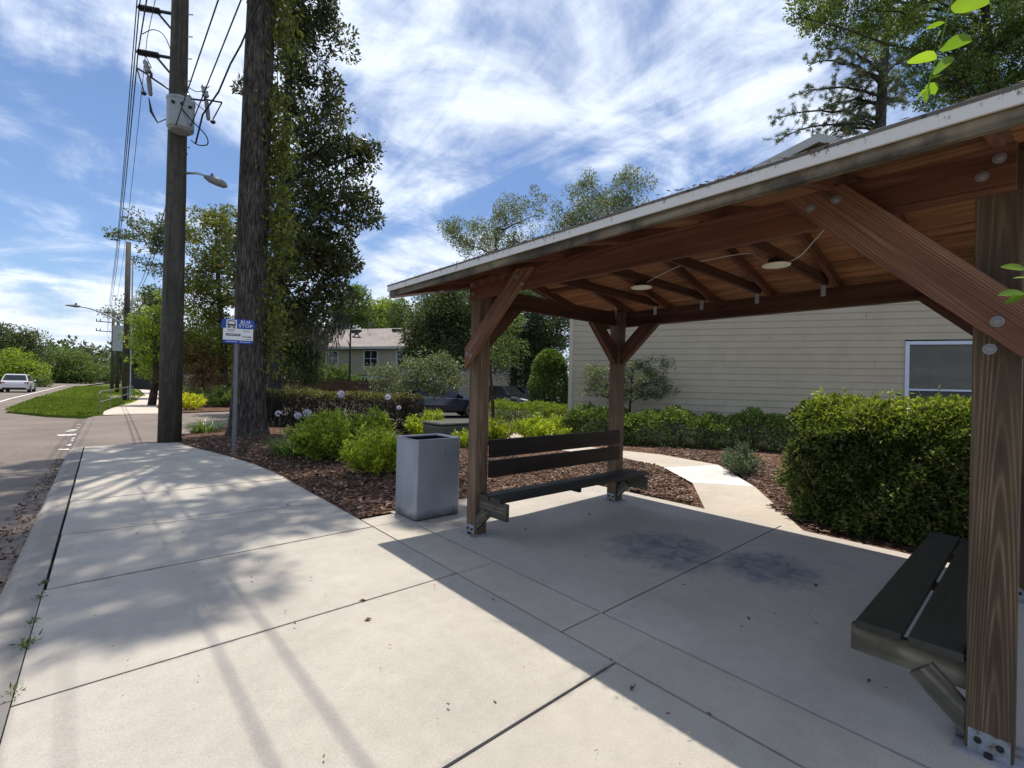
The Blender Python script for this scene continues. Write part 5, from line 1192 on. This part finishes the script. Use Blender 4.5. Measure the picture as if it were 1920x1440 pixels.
simple('tree', 'leaning young tree with yellow green leaves at the far pavement', 292, 24.8, [(285, 600, 26, 30, 24.8), (270, 640, 24, 30, 24.8), (300, 640, 22, 40, 24.8), (290, 690, 28, 25, 24.8), (300, 570, 16, 30, 24.8), (262, 680, 18, 20, 24.8)], 'lf_bright', 75, 85, .14, .4, 45, bark='bark_brown', tr=(.20, .05), rc=(.25, .55), basepx=285, topy=590)
simple('tree', 'darker tree just behind the leaning young one', 305, 33, [(300, 575, 24, 40, 33), (285, 640, 30, 40, 33), (310, 680, 25, 35, 33)], 'lf_oak', 85, 110, .2, .42, 46, rc=(.4, .8))
simple('tree', 'grey thinly leaved tree far behind the roadside poles', 262, 60, [(262, 580, 28, 26, 60), (250, 620, 22, 25, 60), (280, 600, 22, 40, 60), (225, 585, 22, 14, 60)], 'lf_grey', 60, 55, .32, .4, 47, tr=(.3, .08), rc=(.6, 1.2), twigs=2)
simple('tree', 'round green tree behind the poles at the end of the verge', 262, 70, [(258, 670, 26, 35, 70), (240, 690, 20, 25, 70)], 'lf_green', 80, 110, .35, .42, 48, rc=(.8, 1.5))
simple('tree', 'tall dark tree at the left edge across the road', 12, 72, [(12, 640, 38, 30, 72), (-10, 670, 50, 50, 72), (45, 660, 30, 40, 72), (62, 690, 22, 28, 72)], 'lf_oak', 170, 130, .36, .42, 49, rc=(.9, 1.8), zg=-.2)
simple('tree', 'yellowish green tree in front of the dark one at the left edge', 22, 64, [(22, 690, 36, 30, 64), (55, 700, 22, 20, 64), (-10, 700, 30, 30, 64)], 'lf_bright', 110, 120, .32, .42, 50, rc=(.8, 1.4), zg=-.2)
simple('tree', 'broad bright green tree at the bend in the road', 122, 92, [(122, 685, 34, 30, 92), (105, 700, 26, 22, 92), (150, 700, 22, 20, 92), (85, 705, 14, 14, 92)], 'lf_green', 180, 120, .42, .42, 51, rc=(1.1, 2.2), zg=-.2)
simple('tree', 'small bush topped tree right of the bend below the radio mast', 186, 110, [(186, 702, 18, 13, 110), (205, 704, 14, 14, 110)], 'lf_green', 60, 90, .45, .42, 52, rc=(1.0, 1.9), zg=-.2)
simple('bush', 'dark green bush at the roadside in front of the far trees', 72, 60, [(72, 716, 14, 8, 60), (62, 716, 8, 7, 60)], 'lf_green', 26, 90, .22, .42, 53, rc=(.4, .8), zg=-.2, cat='shrub', tr=(.08, .04))
# far-off treeline
rg = np.random.default_rng(61); cs, rs_ = [], []
for k in range(150):
    u = rg.uniform(-60, 330); c = at(u, 716, rg.uniform(210, 290)); cs.append(np.array([c.x, c.y, rg.uniform(2, 15)])); rs_.append(rg.uniform(4, 7))
V, Fc = clumpcloud(rg, cs, rs_, [70]*150, 1.9, .6, .2, .8); o = npart('far_woods', V, Fc, 'lf_oak'); tag(o, 'far line of woods closing the view down the road', 'woods', None, 'stuff')
# middle distance
simple('tree', 'dark leafy tree between the magnolia and the tan building', 568, 30, [(570, 640, 38, 40, 30), (555, 690, 40, 35, 30), (590, 680, 18, 40, 30), (540, 620, 35, 40, 30)], 'lf_oak', 130, 120, .18, .42, 54, rc=(.4, .8), tr=(.15, .06))
simple('tree', 'wide dense tree filling the gap behind the pine trunk and magnolia', 520, 44, [(470, 640, 45, 45, 44), (520, 620, 45, 60, 44), (560, 660, 40, 45, 44), (500, 690, 60, 30, 44), (450, 690, 40, 30, 44), (580, 700, 30, 22, 44)], 'lf_green', 230, 130, .26, .44, 154, rc=(.6, 1.2), tr=(.3, .1))
simple('tree', 'dark tree low behind the reddish shrub, left of the pine trunk', 400, 42, [(400, 660, 45, 45, 42), (350, 680, 35, 40, 42), (430, 700, 30, 30, 42), (330, 710, 30, 20, 42)], 'lf_oak', 150, 130, .25, .44, 155, rc=(.6, 1.1), tr=(.25, .1))
simple('tree', 'slim green tree behind the lamp post over the roof', 660, 62, [(660, 575, 28, 38, 62), (640, 600, 22, 24, 62), (690, 600, 22, 22, 62)], 'lf_green', 110, 100, .32, .42, 55, rc=(.7, 1.4))
simple('tree', 'yellow green tree peeping over the tan roof', 716, 66, [(716, 580, 26, 18, 66), (705, 600, 30, 20, 66), (735, 590, 12, 20, 66)], 'lf_bright', 90, 100, .34, .42, 56, rc=(.7, 1.4))
simple('tree', 'pale green tree beside the roof end below the shelter eave', 755, 58, [(752, 600, 22, 32, 58), (765, 625, 22, 30, 58)], 'lf_green', 90, 100, .3, .42, 57, rc=(.7, 1.3))
simple('oak_tree', 'large dense oak left of the bench post, over the blue car', 835, 31, [(815, 600, 52, 50, 31), (850, 580, 50, 50, 31), (840, 650, 60, 45, 31), (880, 630, 40, 60, 31), (795, 640, 35, 40, 31)], 'lf_oak', 330, 130, .19, .42, 58, rc=(.45, .95), tr=(.32, .1), leafn='crown')
simple('oak_tree', 'dark oak seen between the bench posts behind the round bush', 960, 34, [(930, 600, 40, 60, 34), (975, 590, 50, 60, 34), (1025, 600, 45, 60, 34), (950, 660, 45, 50, 34), (1030, 670, 40, 50, 34), (1000, 690, 40, 40, 34)], 'lf_oak', 330, 130, .20, .42, 59, rc=(.45, 1.0), tr=(.32, .1), leafn='crown')
simple('live_oak', 'silvery upright live oak rising over the shelter eave, left of two', 930, 46, [(880, 440, 45, 28, 46), (915, 420, 28, 35, 46), (960, 410, 38, 40, 46), (1000, 400, 30, 40, 46), (935, 470, 70, 30, 46), (850, 430, 22, 12, 46), (900, 520, 60, 40, 46), (980, 500, 60, 50, 46)], 'lf_grey', 150, 140, .22, .40, 60, tr=(.4, .12), rc=(.5, 1.05), flat=1.0, twigs=3, topy=430, nb=120, upb=.5, bsag=-.05)
simple('live_oak', 'silvery upright live oak rising over the shelter eave, right of two', 1140, 46, [(1085, 380, 30, 35, 46), (1120, 360, 35, 32, 46), (1170, 355, 30, 32, 46), (1205, 350, 22, 26, 46), (1060, 410, 30, 30, 46), (1140, 420, 80, 40, 46)], 'lf_grey', 130, 140, .22, .40, 61, tr=(.4, .12), rc=(.5, 1.05), flat=1.0, twigs=3, topy=380, nb=110, upb=.5, bsag=-.05)
# slender tree just behind the bench
b0 = grd(926, 822, .03)
tree('sapling', 'slender young tree with a thin tan trunk just behind the bench', V3(b0), [V3(b0-Vector((0, 0, .05))), V3(at(924, 760, 12.6)), V3(at(920, 700, 12.6)), V3(at(915, 610, 12.6))], [E(925, 640, 38, 35, 12.6), E(955, 660, 30, 35, 12.6), E(945, 600, 30, 30, 12.6), E(900, 670, 20, 25, 12.6)], 'lf_low', 'bark_brown', 70, 60, .06, .42, 62, None, (.14, .3), 50, (.055, .022), twigs=1)
b0 = at(775, 735, 15.5); b0.z = .03
tree('crape_myrtle', 'small silvery spreading tree between the dark hedge and the blue car', V3(b0), [V3(b0-Vector((0, 0, .05))), V3(at(772, 755, 15.5)), V3(at(780, 725, 15.5)), V3(at(785, 690, 15.5))], [E(760, 700, 45, 25, 15.5), E(800, 685, 40, 28, 15.5), E(830, 715, 35, 22, 15.5), E(725, 715, 30, 18, 15.5), E(780, 735, 45, 18, 15.5), E(700, 690, 22, 8, 15.5), E(840, 680, 20, 20, 15.5)], 'lf_grey', 'bark_brown', 110, 60, .098, .42, 63, None, (.16, .34), 70, (.06, .02), twigs=1)
# loose shrub against the wall
b0 = at(1180, 760, 12.8); b0.z = .03
tree('loose_shrub', 'loose silvery shrub above the low hedge against the beige wall', V3(b0), [V3(b0), V3(b0+Vector((0, 0, .5))), V3(at(1185, 700, 12.8)), V3(at(1190, 685, 12.8))], [E(1185, 705, 38, 30, 12.8), E(1225, 690, 32, 22, 12.8), E(1130, 700, 30, 25, 12.8), E(1165, 735, 40, 20, 12.8), E(1225, 725, 30, 22, 12.8), E(1110, 730, 20, 12, 12.8), E(1255, 735, 10, 12, 12.8)], 'lf_grey', 'bark_brown', 130, 84, .058, .46, 64, None, (.11, .24), 80, (.04, .02), twigs=1, cat='shrub')
# pine beyond the near building
pts_p = [at(1655, 720, 30), at(1652, 400, 30), at(1650, 250, 30), at(1655, 150, 30), at(1662, 60, 30), at(1668, -40, 30)]
b0 = Vector((pts_p[0].x, pts_p[0].y, 0))
def needle_tree():
    rg = np.random.default_rng(70); rr = random.Random(70); root = thing('pine_tree', 'open crowned pine with crooked limbs above the shelter roof', 'tree', V3(b0))
    mb = MB(); mb.tube([b0]+[V3(p) for p in pts_p[1:]], [.42, .36, .30, .26, .2, .12], 12); P, A = [], []
    limbs = [((1650, 225), (1455, 222), .7), ((1650, 235), (1460, 262), .55), ((1652, 180), (1500, 175), .6), ((1655, 150), (1520, 120), .6), ((1652, 200), (1545, 205), .4), ((1655, 140), (1545, 90), .5), ((1650, 250), (1540, 262), .5), ((1648, 240), (1580, 250), .3), ((1655, 165), (1600, 150), .4), ((1655, 150), (1720, 110), .5), ((1655, 170), (1700, 160), .4), ((1655, 130), (1600, 95), .4), ((1660, 90), (1580, 70), .5), ((1660, 80), (1720, 60), .5), ((1652, 210), (1690, 190), .3), ((1650, 200), (1590, 215), .5)]
    for (a, e, sp) in limbs:
        dd = rr.uniform(-2.6, 2.6); p0 = at(a[0], a[1], 30); p1 = at(e[0], e[1], 30+dd); k = 9; pts = []
        for i in range(k+1):
            t = i/k; c = p0.lerp(p1, t); c.z += math.sin(t*3.1)*.55+rr.uniform(-.12, .12); pts.append(c)
        mb.tube(pts, [.085*(1-.8*i/k)+.012 for i in range(k+1)], 6, False)
        for i in range(2, k+1):
            for s_ in range(5):
                ln = rr.uniform(.3, 1.15)*(1-.3*i/k)+.15; e2 = pts[i]+Vector((rr.gauss(0, .7), rr.gauss(0, .7), rr.gauss(.15, .6))).normalized()*ln
                mb.tube([pts[i], pts[i].lerp(e2, .6)+Vector((0, 0, .04)), e2], [.018, .012, .007], 4, False)
                for tf in range(2):
                    c = np.array(pts[i].lerp(e2, rr.uniform(.55, 1.0))); dr = unit(rg.normal(size=(40, 3))+np.array([0, 0, .35])); P.append(np.repeat(c[None], 40, 0)); A.append(dr)
    part('trunk', mb, 'bark', root, smooth=True); P = np.concatenate(P); A = np.concatenate(A)
    npart('crown', *leaves(P, A, rg.uniform(.14, .30, len(P)), .085, rg), 'lf_pine', root)
needle_tree()
D = 17.0; b0 = at(1895, 720, D); b0.z = 0
tree('oak_tree', 'large leafy oak filling the top right corner above the roof', V3(b0), [V3(b0), V3(at(1890, 500, D)), V3(at(1870, 250, D)), V3(at(1850, 60, D)), V3(at(1840, -120, D))],
     [E(1540, 12, 55, 28, D), E(1600, 30, 55, 30, D), E(1660, 25, 60, 45, D), E(1720, 50, 55, 55, D), E(1770, 110, 55, 60, D), E(1830, 60, 80, 80, D), E(1860, 140, 70, 60, D), E(1910, 120, 70, 100, D), E(1800, 165, 60, 35, D), E(1745, 185, 30, 18, D), E(1700, -60, 160, 70, D), E(1900, -60, 120, 80, D), E(1970, 60, 80, 110, D)],
     'lf_green', 'bark2', 400, 210, .115, .42, 71, None, (.28, .55), 110, (.30, .08), leafn='crown')

# ================================================================== hedges and shrubs
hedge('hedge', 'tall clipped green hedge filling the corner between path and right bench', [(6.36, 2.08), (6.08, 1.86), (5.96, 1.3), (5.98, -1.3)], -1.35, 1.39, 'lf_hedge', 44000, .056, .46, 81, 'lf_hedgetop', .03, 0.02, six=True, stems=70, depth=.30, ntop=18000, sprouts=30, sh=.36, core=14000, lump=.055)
hedge('hedge', 'low leggy hedge running along the foot of the beige wall', [(9.3, 8.55), (10.0, 7.0), (11.9, 4.55), (13.4, 2.4)], -.85, .86, 'lf_low', 15000, .082, .46, 82, None, .10, .02, stems=60, thin=.6, depth=.3, ntop=12000, sh=.3)
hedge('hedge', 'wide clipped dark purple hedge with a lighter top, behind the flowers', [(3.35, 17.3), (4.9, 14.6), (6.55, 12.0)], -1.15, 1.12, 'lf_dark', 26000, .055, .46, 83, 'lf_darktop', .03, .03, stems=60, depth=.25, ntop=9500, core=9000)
a = grd(978, 792, .03); c = grd(1064, 796, .03)
hedge('hedge', 'low pale green hedge at the parking lot edge, left of the wall corner', [(12.0, 15.2), (12.6, 12.2), (13.6, 10.2)], -1.0, .78, 'lf_bright', 9000, .065, .46, 84, None, .08, .02, stems=40, depth=.25, ntop=5000)
rb = at(1030, 720, 22); rb = Vector((rb.x, rb.y, 0))
def cone_bush():
    rg = np.random.default_rng(85); root = thing('round_bush', 'tall rounded bush at the corner of the beige wall', 'shrub', V3(rb)); n = 19000
    d = unit(rg.normal(size=(n, 3))); z = rg.random(n)**.8; r = .93*np.where(rg.random(n) < .25, rg.random(n), 1)*np.sqrt(np.clip(1-(np.clip(z-.35, 0, 1)/.66)**2.2, 0, 1))*(1-np.abs(rg.normal(0, .13, n)))*(1+.06*np.sin(z*17)+.05*np.sin(d[:, 0]*9))
    a_ = rg.uniform(0, 6.28, n); P = np.stack([rb.x+np.cos(a_)*r, rb.y+np.sin(a_)*r, .15+z*3.05], 1); A = np.stack([np.cos(a_), np.sin(a_), np.full(n, .5)], 1)+rg.normal(size=(n, 3))*.6
    npart('foliage', *leaves(P, A, rg.uniform(.07, .14, n), .46, rg), 'lf_green', root); mb = MB()
    for k in range(9): mb.tube([(rb.x+.1*math.cos(k), rb.y+.1*math.sin(k), 0), (rb.x+.45*math.cos(k), rb.y+.45*math.sin(k), 2.4)], [.03, .012], 5)
    part('stem', mb, 'stem', root)
cone_bush()
shrub('shrub', 'large feathery green shrub beside the agapanthus clump', (3.35, 8.95, .03), (.95, .92, .80), 'lf_bright', 9000, .09, .30, 91, None, .3, spikes=46)
shrub('shrub', 'taller green shrub tip behind the large feathery one', (4.35, 9.7, .03), (.62, .62, .82), 'lf_bright', 5000, .085, .30, 92, None, .3, spikes=36)
shrub('shrub', 'lime yellow shrub right behind the grey bin, at its left', (3.36, 7.15, .03), (.58, .62, .62), 'lf_lime', 6200, .075, .32, 93, None, .3, spikes=40)
q1 = grd(803, 818, .03); shrub('shrub', 'lime shrub between the dark hedge and the green cabinet, above the bin', (q1.x, q1.y, .03), (.62, .62, .66), 'lf_lime', 4200, .085, .34, 94, None, .3, spikes=40)
q1 = grd(872, 838, .03); shrub('shrub', 'small lime shrub in front of the green cabinet, left of the bench post', (q1.x, q1.y, .03), (.30, .30, .42), 'lf_lime', 1700, .075, .34, 95, None, .3, spikes=24)
q1 = grd(930, 832, .03); shrub('shrub', 'lime shrub around the foot of the slender young tree', (q1.x, q1.y, .03), (.40, .45, .60), 'lf_lime', 3200, .085, .34, 96, None, .3, spikes=34)
q1 = grd(1015, 824, .03); shrub('shrub', 'broad lime shrub seen over the bench backrest', (q1.x, q1.y, .03), (.92, .85, .62), 'lf_lime', 8200, .085, .36, 97, None, .3, spikes=64)
q1 = grd(1394, 893, .03); shrub('shrub', 'small blue green shrub at the path edge before the tall hedge', (q1.x+.15, q1.y+.1, .03), (.36, .36, .50), 'lf_blue', 4200, .034, .46, 98, None, .3, six=True, spikes=46)
q1 = grd(355, 768, .03); shrub('shrub', 'bright yellow shrub behind the tall pole across the driveway', (q1.x, q1.y, .03), (.62, .62, .80), 'lf_yel', 3000, .10, .4, 99, None, .3, spikes=34)
q1 = at(637, 720, 44); shrub('bush', 'rounded bright green bush below the windows of the tan building', (q1.x, q1.y, 0), (2.3, 1.8, 3.0), 'lf_green', 7000, .24, .45, 100, None, .3, spikes=90)
for i, (x, lb) in enumerate(((497, 'small clipped golden shrub by the fence just right of the pine trunk'), (542, 'small clipped golden shrub by the fence, middle of three'), (578, 'small clipped golden shrub by the fence nearest the tan building'))):
    q1 = at(x, 745, 27); shrub('shrub', lb, (q1.x, q1.y, .03), (.62, .62, 1.08), 'lf_darktop', 2200, .10, .45, 101+i, 'clipped golden shrubs along the picket fence', .3, spikes=44)
q1 = at(440, 745, 25); shrub('shrub', 'low green shrub behind the pine trunk on its left', (q1.x-.6, q1.y, .03), (1.3, 1.0, 1.0), 'lf_green', 4500, .11, .42, 105, None, .3, spikes=50)
q1 = at(385, 735, 30); shrub('shrub', 'dark low shrub in the far bed right of the yellow one', (q1.x, q1.y, .03), (1.5, 1.2, 1.0), 'lf_oak', 4500, .12, .42, 106, None, .3, spikes=50)

def strap_clump(label, c, r, n, L, seed, flowers=(), group='strap leaved clumps'):
    """arching strap leaves; flowers: list of (stalk foot offset, height, head radius)"""
    rg = np.random.default_rng(seed); rr = random.Random(seed); root = thing('agapanthus', label, 'flowering plant' if flowers else 'plant', c, group); V, Fs = [], []; b = 0
    for k in range(n):
        a = rg.uniform(0, 6.28); q = r*.55*math.sqrt(rg.random()); p = np.array([c[0]+math.cos(a)*q, c[1]+math.sin(a)*q, c[2]]); az = a+rg.normal(0, .5); l = L*rg.uniform(.65, 1.15); el = rg.uniform(.75, 1.4); w = rg.uniform(.010, .018)
        d = np.array([math.cos(az), math.sin(az), 0]); s_ = np.array([-d[1], d[0], 0]); pos = p.copy(); pts = []
        for i in range(6):
            pts.append((pos.copy(), w*(1-.16*i if i < 5 else 0.1))); pos = pos+(d*math.cos(el)+np.array([0, 0, math.sin(el)]))*l/5; el -= rg.uniform(.22, .42)
        for pp, ww in pts: V += [pp-s_*ww, pp+s_*ww]
        for i in range(5): Fs.append((b+2*i, b+2*i+1, b+2*i+3, b+2*i+2))
        b += 12
    npart('foliage', np.array(V), np.array(Fs), 'lf_strap', root)
    for (ox, oy, h, hr) in flowers:
        mb = MB(); f0 = Vector((c[0]+ox*.7, c[1]+oy*.7, c[2])); f1 = Vector((c[0]+ox, c[1]+oy, c[2]+h)); mb.tube([f0, f0.lerp(f1, .5)+Vector((.01, 0, 0)), f1], .006, 5); st = part('stalk', mb, 'lf_strap', root)
        m_ = 70; dd = unit(rg.normal(size=(m_, 3))+np.array([0, 0, .35])); P = np.array(f1)[None]+dd*hr*.45; npart('flower_head', *leaves6(P, dd+rg.normal(size=(m_, 3))*.25, hr*.62, .42, rg), 'petal', st)
    return root
strap_clump('strap leaved clump with lilac flower heads next to the pine trunk', (2.92, 10.0, .03), .66, 190, .66, 111, [(-.22, .3, .78, .07), (.10, .1, .74, .08), (.24, -.05, .80, .09)])
strap_clump('clump with tall white flower heads against the dark purple hedge', (4.35, 11.3, .03), .55, 80, .55, 112, [(.05, .1, 1.16, .10)])
strap_clump('clump with lilac heads right of the feathery shrub before the hedge', (5.35, 10.9, .03), .5, 70, .5, 113, [(.05, 0, 1.10, .08), (.25, -.2, .84, .06)])
strap_clump('low strap leaved clump between the tall pole and the pine trunk', (2.15, 15.2, .03), .6, 120, .62, 114)
strap_clump('small strap leaved clump close to the pavement edge under the sign', (2.75, 9.6, .03), .42, 70, .5, 116)
# grey moss hanging from the magnolia and the oaks
def moss(label, px, py, dep, n, w, h, seed):
    rg = np.random.default_rng(seed); c = at(px, py, dep); t0 = rg.normal(0, w, (n, 1)); P = np.array(c)[None]+t0*np.array(rt)[None]+rg.normal(0, .15, (n, 1))*np.array(fw)[None]; P[:, 2] += -np.abs(rg.normal(0, h, n))*.8
    V, Fc = leaves(P, np.array([0, 0, -1.0])+rg.normal(size=(n, 3))*.18, rg.uniform(.2, .5, n), .10, rg); o = npart('hanging_moss', V, Fc, 'moss', None, c); tag(o, label, 'moss', 'hanging moss')
moss('grey moss hanging from the low magnolia branches above the sign', 610, 600, 19, 420, .35, .7, 121)
moss('grey moss hanging at the right side of the low magnolia crown', 636, 580, 19.5, 260, .2, .6, 122)
moss('grey moss hanging over the tan roof ridge', 692, 600, 40, 60, .2, .7, 123)
# weeds in the kerb joint, fallen leaves
for i, (y, s_) in enumerate(((4.75, .045), (4.45, .035), (4.02, .04), (3.72, .055), (3.2, .04))):
    rg = np.random.default_rng(130+i); n = 70; P = np.stack([rg.normal(-.292, .012, n), rg.normal(y, .035, n), np.full(n, -.008)], 1); V, Fc = leaves(P, rg.normal(size=(n, 3))*np.array([.6, .8, .2])+np.array([0, 0, .45]), rg.uniform(.4, 1.0, n)*s_, .22, rg)
    o = npart('weed_tuft', V, Fc, 'lf_hedge', None, (-.29, y, 0)); tag(o, ['weed tuft in the kerb joint farthest from the viewer', 'weed tuft in the kerb joint, second from the far end', 'weed tuft in the middle of the kerb joint row', 'largest weed tuft in the kerb joint', 'weed tuft in the kerb joint nearest the viewer'][i], 'weed', 'weed tufts in the kerb joint')
rr = random.Random(40)
fl = [(680, 1127, 'dark curled leaf on the sunlit pavement near the slab joint'), (1185, 1292, 'reddish leaf lying at the edge of the roof shadow'), (690, 1163, 'tiny dark leaf on the pavement just below the curled one'), (1403, 1160, 'dark leaf on the shaded shelter slab below the stain'), (1105, 965, 'dark speck of leaf on the slab before the left bench'), (1530, 1098, 'small leaf on the slab right of the stain'), (985, 992, 'curled twig leaf below the left bench'), (540, 946, 'dry leaf on the dappled pavement by the mulch'), (1630, 1278, 'dark leaf on the slab under the right bench')]
for i, (x, y, lb) in enumerate(fl):
    p = grd(x, y, .004); a = rr.uniform(0, 6.28); L = rr.uniform(.016, .03); d = Vector((math.cos(a), math.sin(a), 0)); s_ = Vector((-d.y, d.x, 0)); b = MB()
    zz = .012; b.add([p-d*L, p-s_*L*.5+Vector((0, 0, zz)), p+d*L+Vector((0, 0, zz*.4)), p+s_*L*.5+Vector((0, 0, zz*1.2)), p+Vector((0, 0, .001))], [(0, 1, 4), (1, 2, 4), (2, 3, 4), (3, 0, 4)]); 
    single('fallen_leaf', b, 'litter' if i != 1 else 'chips', lb, 'leaf', p, 'fallen leaves on the concrete')
# overhanging twigs close to the viewer
def twig(label, stem, lv, seed, Lw=.42, nv=(.35, .25, .9)):
    rg = np.random.default_rng(seed); root = thing('leafy_twig', label, 'twig', V3(stem[0])); mb = MB(); mb.tube(stem, .0019, 6); part('stem', mb, 'lf_twig', root)
    P = np.array([tuple(a) for a, b in lv]); A = np.array([tuple(b-a) for a, b in lv]); L = np.linalg.norm(A, axis=1); n = len(P); Rv = unit(np.cross(A, np.array(nv)+rg.normal(size=(n, 3))*.25)); Au = A/L[:, None]; N = np.cross(Rv, Au)
    V, Fs = [], []; b = 0
    for i in range(n):
        for k, (t, w) in enumerate(((0, .04), (.14, .55), (.34, .95), (.58, 1), (.80, .72), (.94, .32), (1, .02))):
            c = P[i]+A[i]*t-N[i]*L[i]*.14*(t**2); ww = L[i]*Lw*.5*w; V += [c-Rv[i]*ww+N[i]*ww*.3, c, c+Rv[i]*ww+N[i]*ww*.3]
        for k in range(6):
            for j in (0, 1): Fs.append((b+3*k+j, b+3*k+j+1, b+3*k+3+j+1, b+3*k+3+j))
        b += 21
    o = npart('foliage', np.array(V), np.array(Fs), 'lf_twig', root); o.data.polygons.foreach_set('use_smooth', [True]*len(o.data.polygons))
D = 1.35; A2 = lambda x, y, d=0: at(x, y, D+d)
twig('leafy twig with translucent green leaves hanging before the roof at top right', [A2(1800, -60), A2(1785, 0), A2(1774, 40), A2(1762, 90), A2(1748, 130), A2(1740, 165)],
     [(A2(1784, 10), A2(1847, 2, .02)), (A2(1772, 42), A2(1736, 52, .03)), (A2(1765, 60), A2(1750, 74, -.02)), (A2(1763, 90), A2(1815, 72, .02)), (A2(1756, 112), A2(1700, 106, -.02)), (A2(1750, 135), A2(1779, 112, .03)), (A2(1746, 148), A2(1766, 138, -.03)), (A2(1740, 162), A2(1734, 192, .02)), (A2(1738, 166), A2(1716, 186, .01)), (A2(1742, 156), A2(1752, 172, .04))], 141)
D = 1.15
twig('leafy twig with bright green leaves poking in at the right edge before the post', [A2(1980, 505), A2(1945, 515), A2(1922, 540)], [(A2(1925, 505), A2(1880, 497, .01)), (A2(1930, 522), A2(1900, 519, .02)), (A2(1922, 550), A2(1876, 549, 0)), (A2(1922, 552), A2(1884, 568, .02))], 142, .42, (-.55, -.65, .55))

# ================================================================== light and sky
SUN = Vector((.108, .19, 1.0)).normalized()
sl_ = bpy.data.lights.new('sun', 'SUN'); sl_.energy = 4.25; sl_.angle = math.radians(.55); sl_.color = (1, .925, .81)
so = bpy.data.objects.new('sun', sl_); C.objects.link(so); so.rotation_euler = SUN.to_track_quat('Z', 'Y').to_euler()
w = bpy.data.worlds.new('World'); bpy.context.scene.world = w; w.use_nodes = True
wt = w.node_tree; wn = wt.nodes; wl = wt.links; bg = wn['Background']; bg.inputs['Strength'].default_value = .105
sky = wn.new('ShaderNodeTexSky'); sky.sky_type = 'NISHITA'; sky.sun_disc = False
sky.sun_elevation = math.asin(SUN.z); sky.sun_rotation = math.atan2(SUN.x, SUN.y); sky.air_density = 1.0; sky.dust_density = .6; sky.ozone_density = 1.6
tc_ = wn.new('ShaderNodeTexCoord'); sx_ = wn.new('ShaderNodeSeparateXYZ'); wl.new(tc_.outputs['Generated'], sx_.inputs[0])
def wm(op, a, b=0.0):
    n = wn.new('ShaderNodeMath'); n.operation = op
    for i, v in ((0, a), (1, b)):
        if isinstance(v, bpy.types.NodeSocket): wl.new(v, n.inputs[i])
        else: n.inputs[i].default_value = v
    return n.outputs[0]
zc = wm('ADD', wm('MAXIMUM', sx_.outputs['Z'], 0.0), .16)
cx_ = wn.new('ShaderNodeCombineXYZ'); wl.new(wm('DIVIDE', sx_.outputs['X'], zc), cx_.inputs[0]); wl.new(wm('DIVIDE', sx_.outputs['Y'], zc), cx_.inputs[1])
def wnoise(scale, sc, rot, det, rough, dist, off):
    mp = wn.new('ShaderNodeMapping'); wl.new(cx_.outputs[0], mp.inputs[0]); mp.inputs['Scale'].default_value = sc; mp.inputs['Rotation'].default_value = (0, 0, math.radians(rot)); mp.inputs['Location'].default_value = off
    n = wn.new('ShaderNodeTexNoise'); wl.new(mp.outputs[0], n.inputs['Vector']); n.inputs['Scale'].default_value = scale; n.inputs['Detail'].default_value = det; n.inputs['Roughness'].default_value = rough; n.inputs['Distortion'].default_value = dist
    return n.outputs['Fac']
def wramp(f, a, b, va=0.0, vb=1.0):
    n = wn.new('ShaderNodeMapRange'); n.interpolation_type = 'SMOOTHSTEP'; wl.new(f, n.inputs[0]); n.inputs[1].default_value = a; n.inputs[2].default_value = b; n.inputs[3].default_value = va; n.inputs[4].default_value = vb; return n.outputs[0]
big = wnoise(.85, (1, 1, 1), 0, 3, .5, .2, (3.1, 1.7, 0))
puff = wnoise(1.9, (1, 1.25, 1), 20, 9, .60, .5, (.4, 2.2, 0))
streak = wnoise(1.1, (2.6, .7, 1), 50, 7, .62, .9, (5.2, .3, 0))
dens = wm('ADD', wm('ADD', wm('MULTIPLY', big, .55), wm('MULTIPLY', puff, .60)), wm('MULTIPLY', streak, .36))
low = wramp(sx_.outputs['Z'], .02, .30, .06, 0)
mask = wramp(wm('ADD', dens, low), .66, .875)
shade = wramp(wm('ADD', puff, wm('MULTIPLY', streak, .3)), .45, .85, .80, 1.08)
cc = wn.new('ShaderNodeCombineXYZ')
for i, v in enumerate((7.3, 8.05, 9.4)): wl.new(wm('MULTIPLY', shade, v), cc.inputs[i])
tint = wn.new('ShaderNodeMix'); tint.data_type = 'RGBA'; tint.blend_type = 'MULTIPLY'; tint.inputs[0].default_value = 1; wl.new(sky.outputs[0], tint.inputs[6]); tint.inputs[7].default_value = (.88, .97, 1.12, 1)
mxw = wn.new('ShaderNodeMix'); mxw.data_type = 'RGBA'; wl.new(mask, mxw.inputs[0]); wl.new(tint.outputs[2], mxw.inputs[6]); wl.new(cc.outputs[0], mxw.inputs[7])
wl.new(mxw.outputs[2], bg.inputs['Color'])
sc = bpy.context.scene
sc.view_settings.view_transform = 'Standard'; sc.view_settings.look = 'None'; sc.view_settings.exposure = .30; sc.view_settings.gamma = 1
sc.render.engine = 'CYCLES'; sc.cycles.max_bounces = 8; sc.cycles.transparent_max_bounces = 12; sc.cycles.use_denoising = True
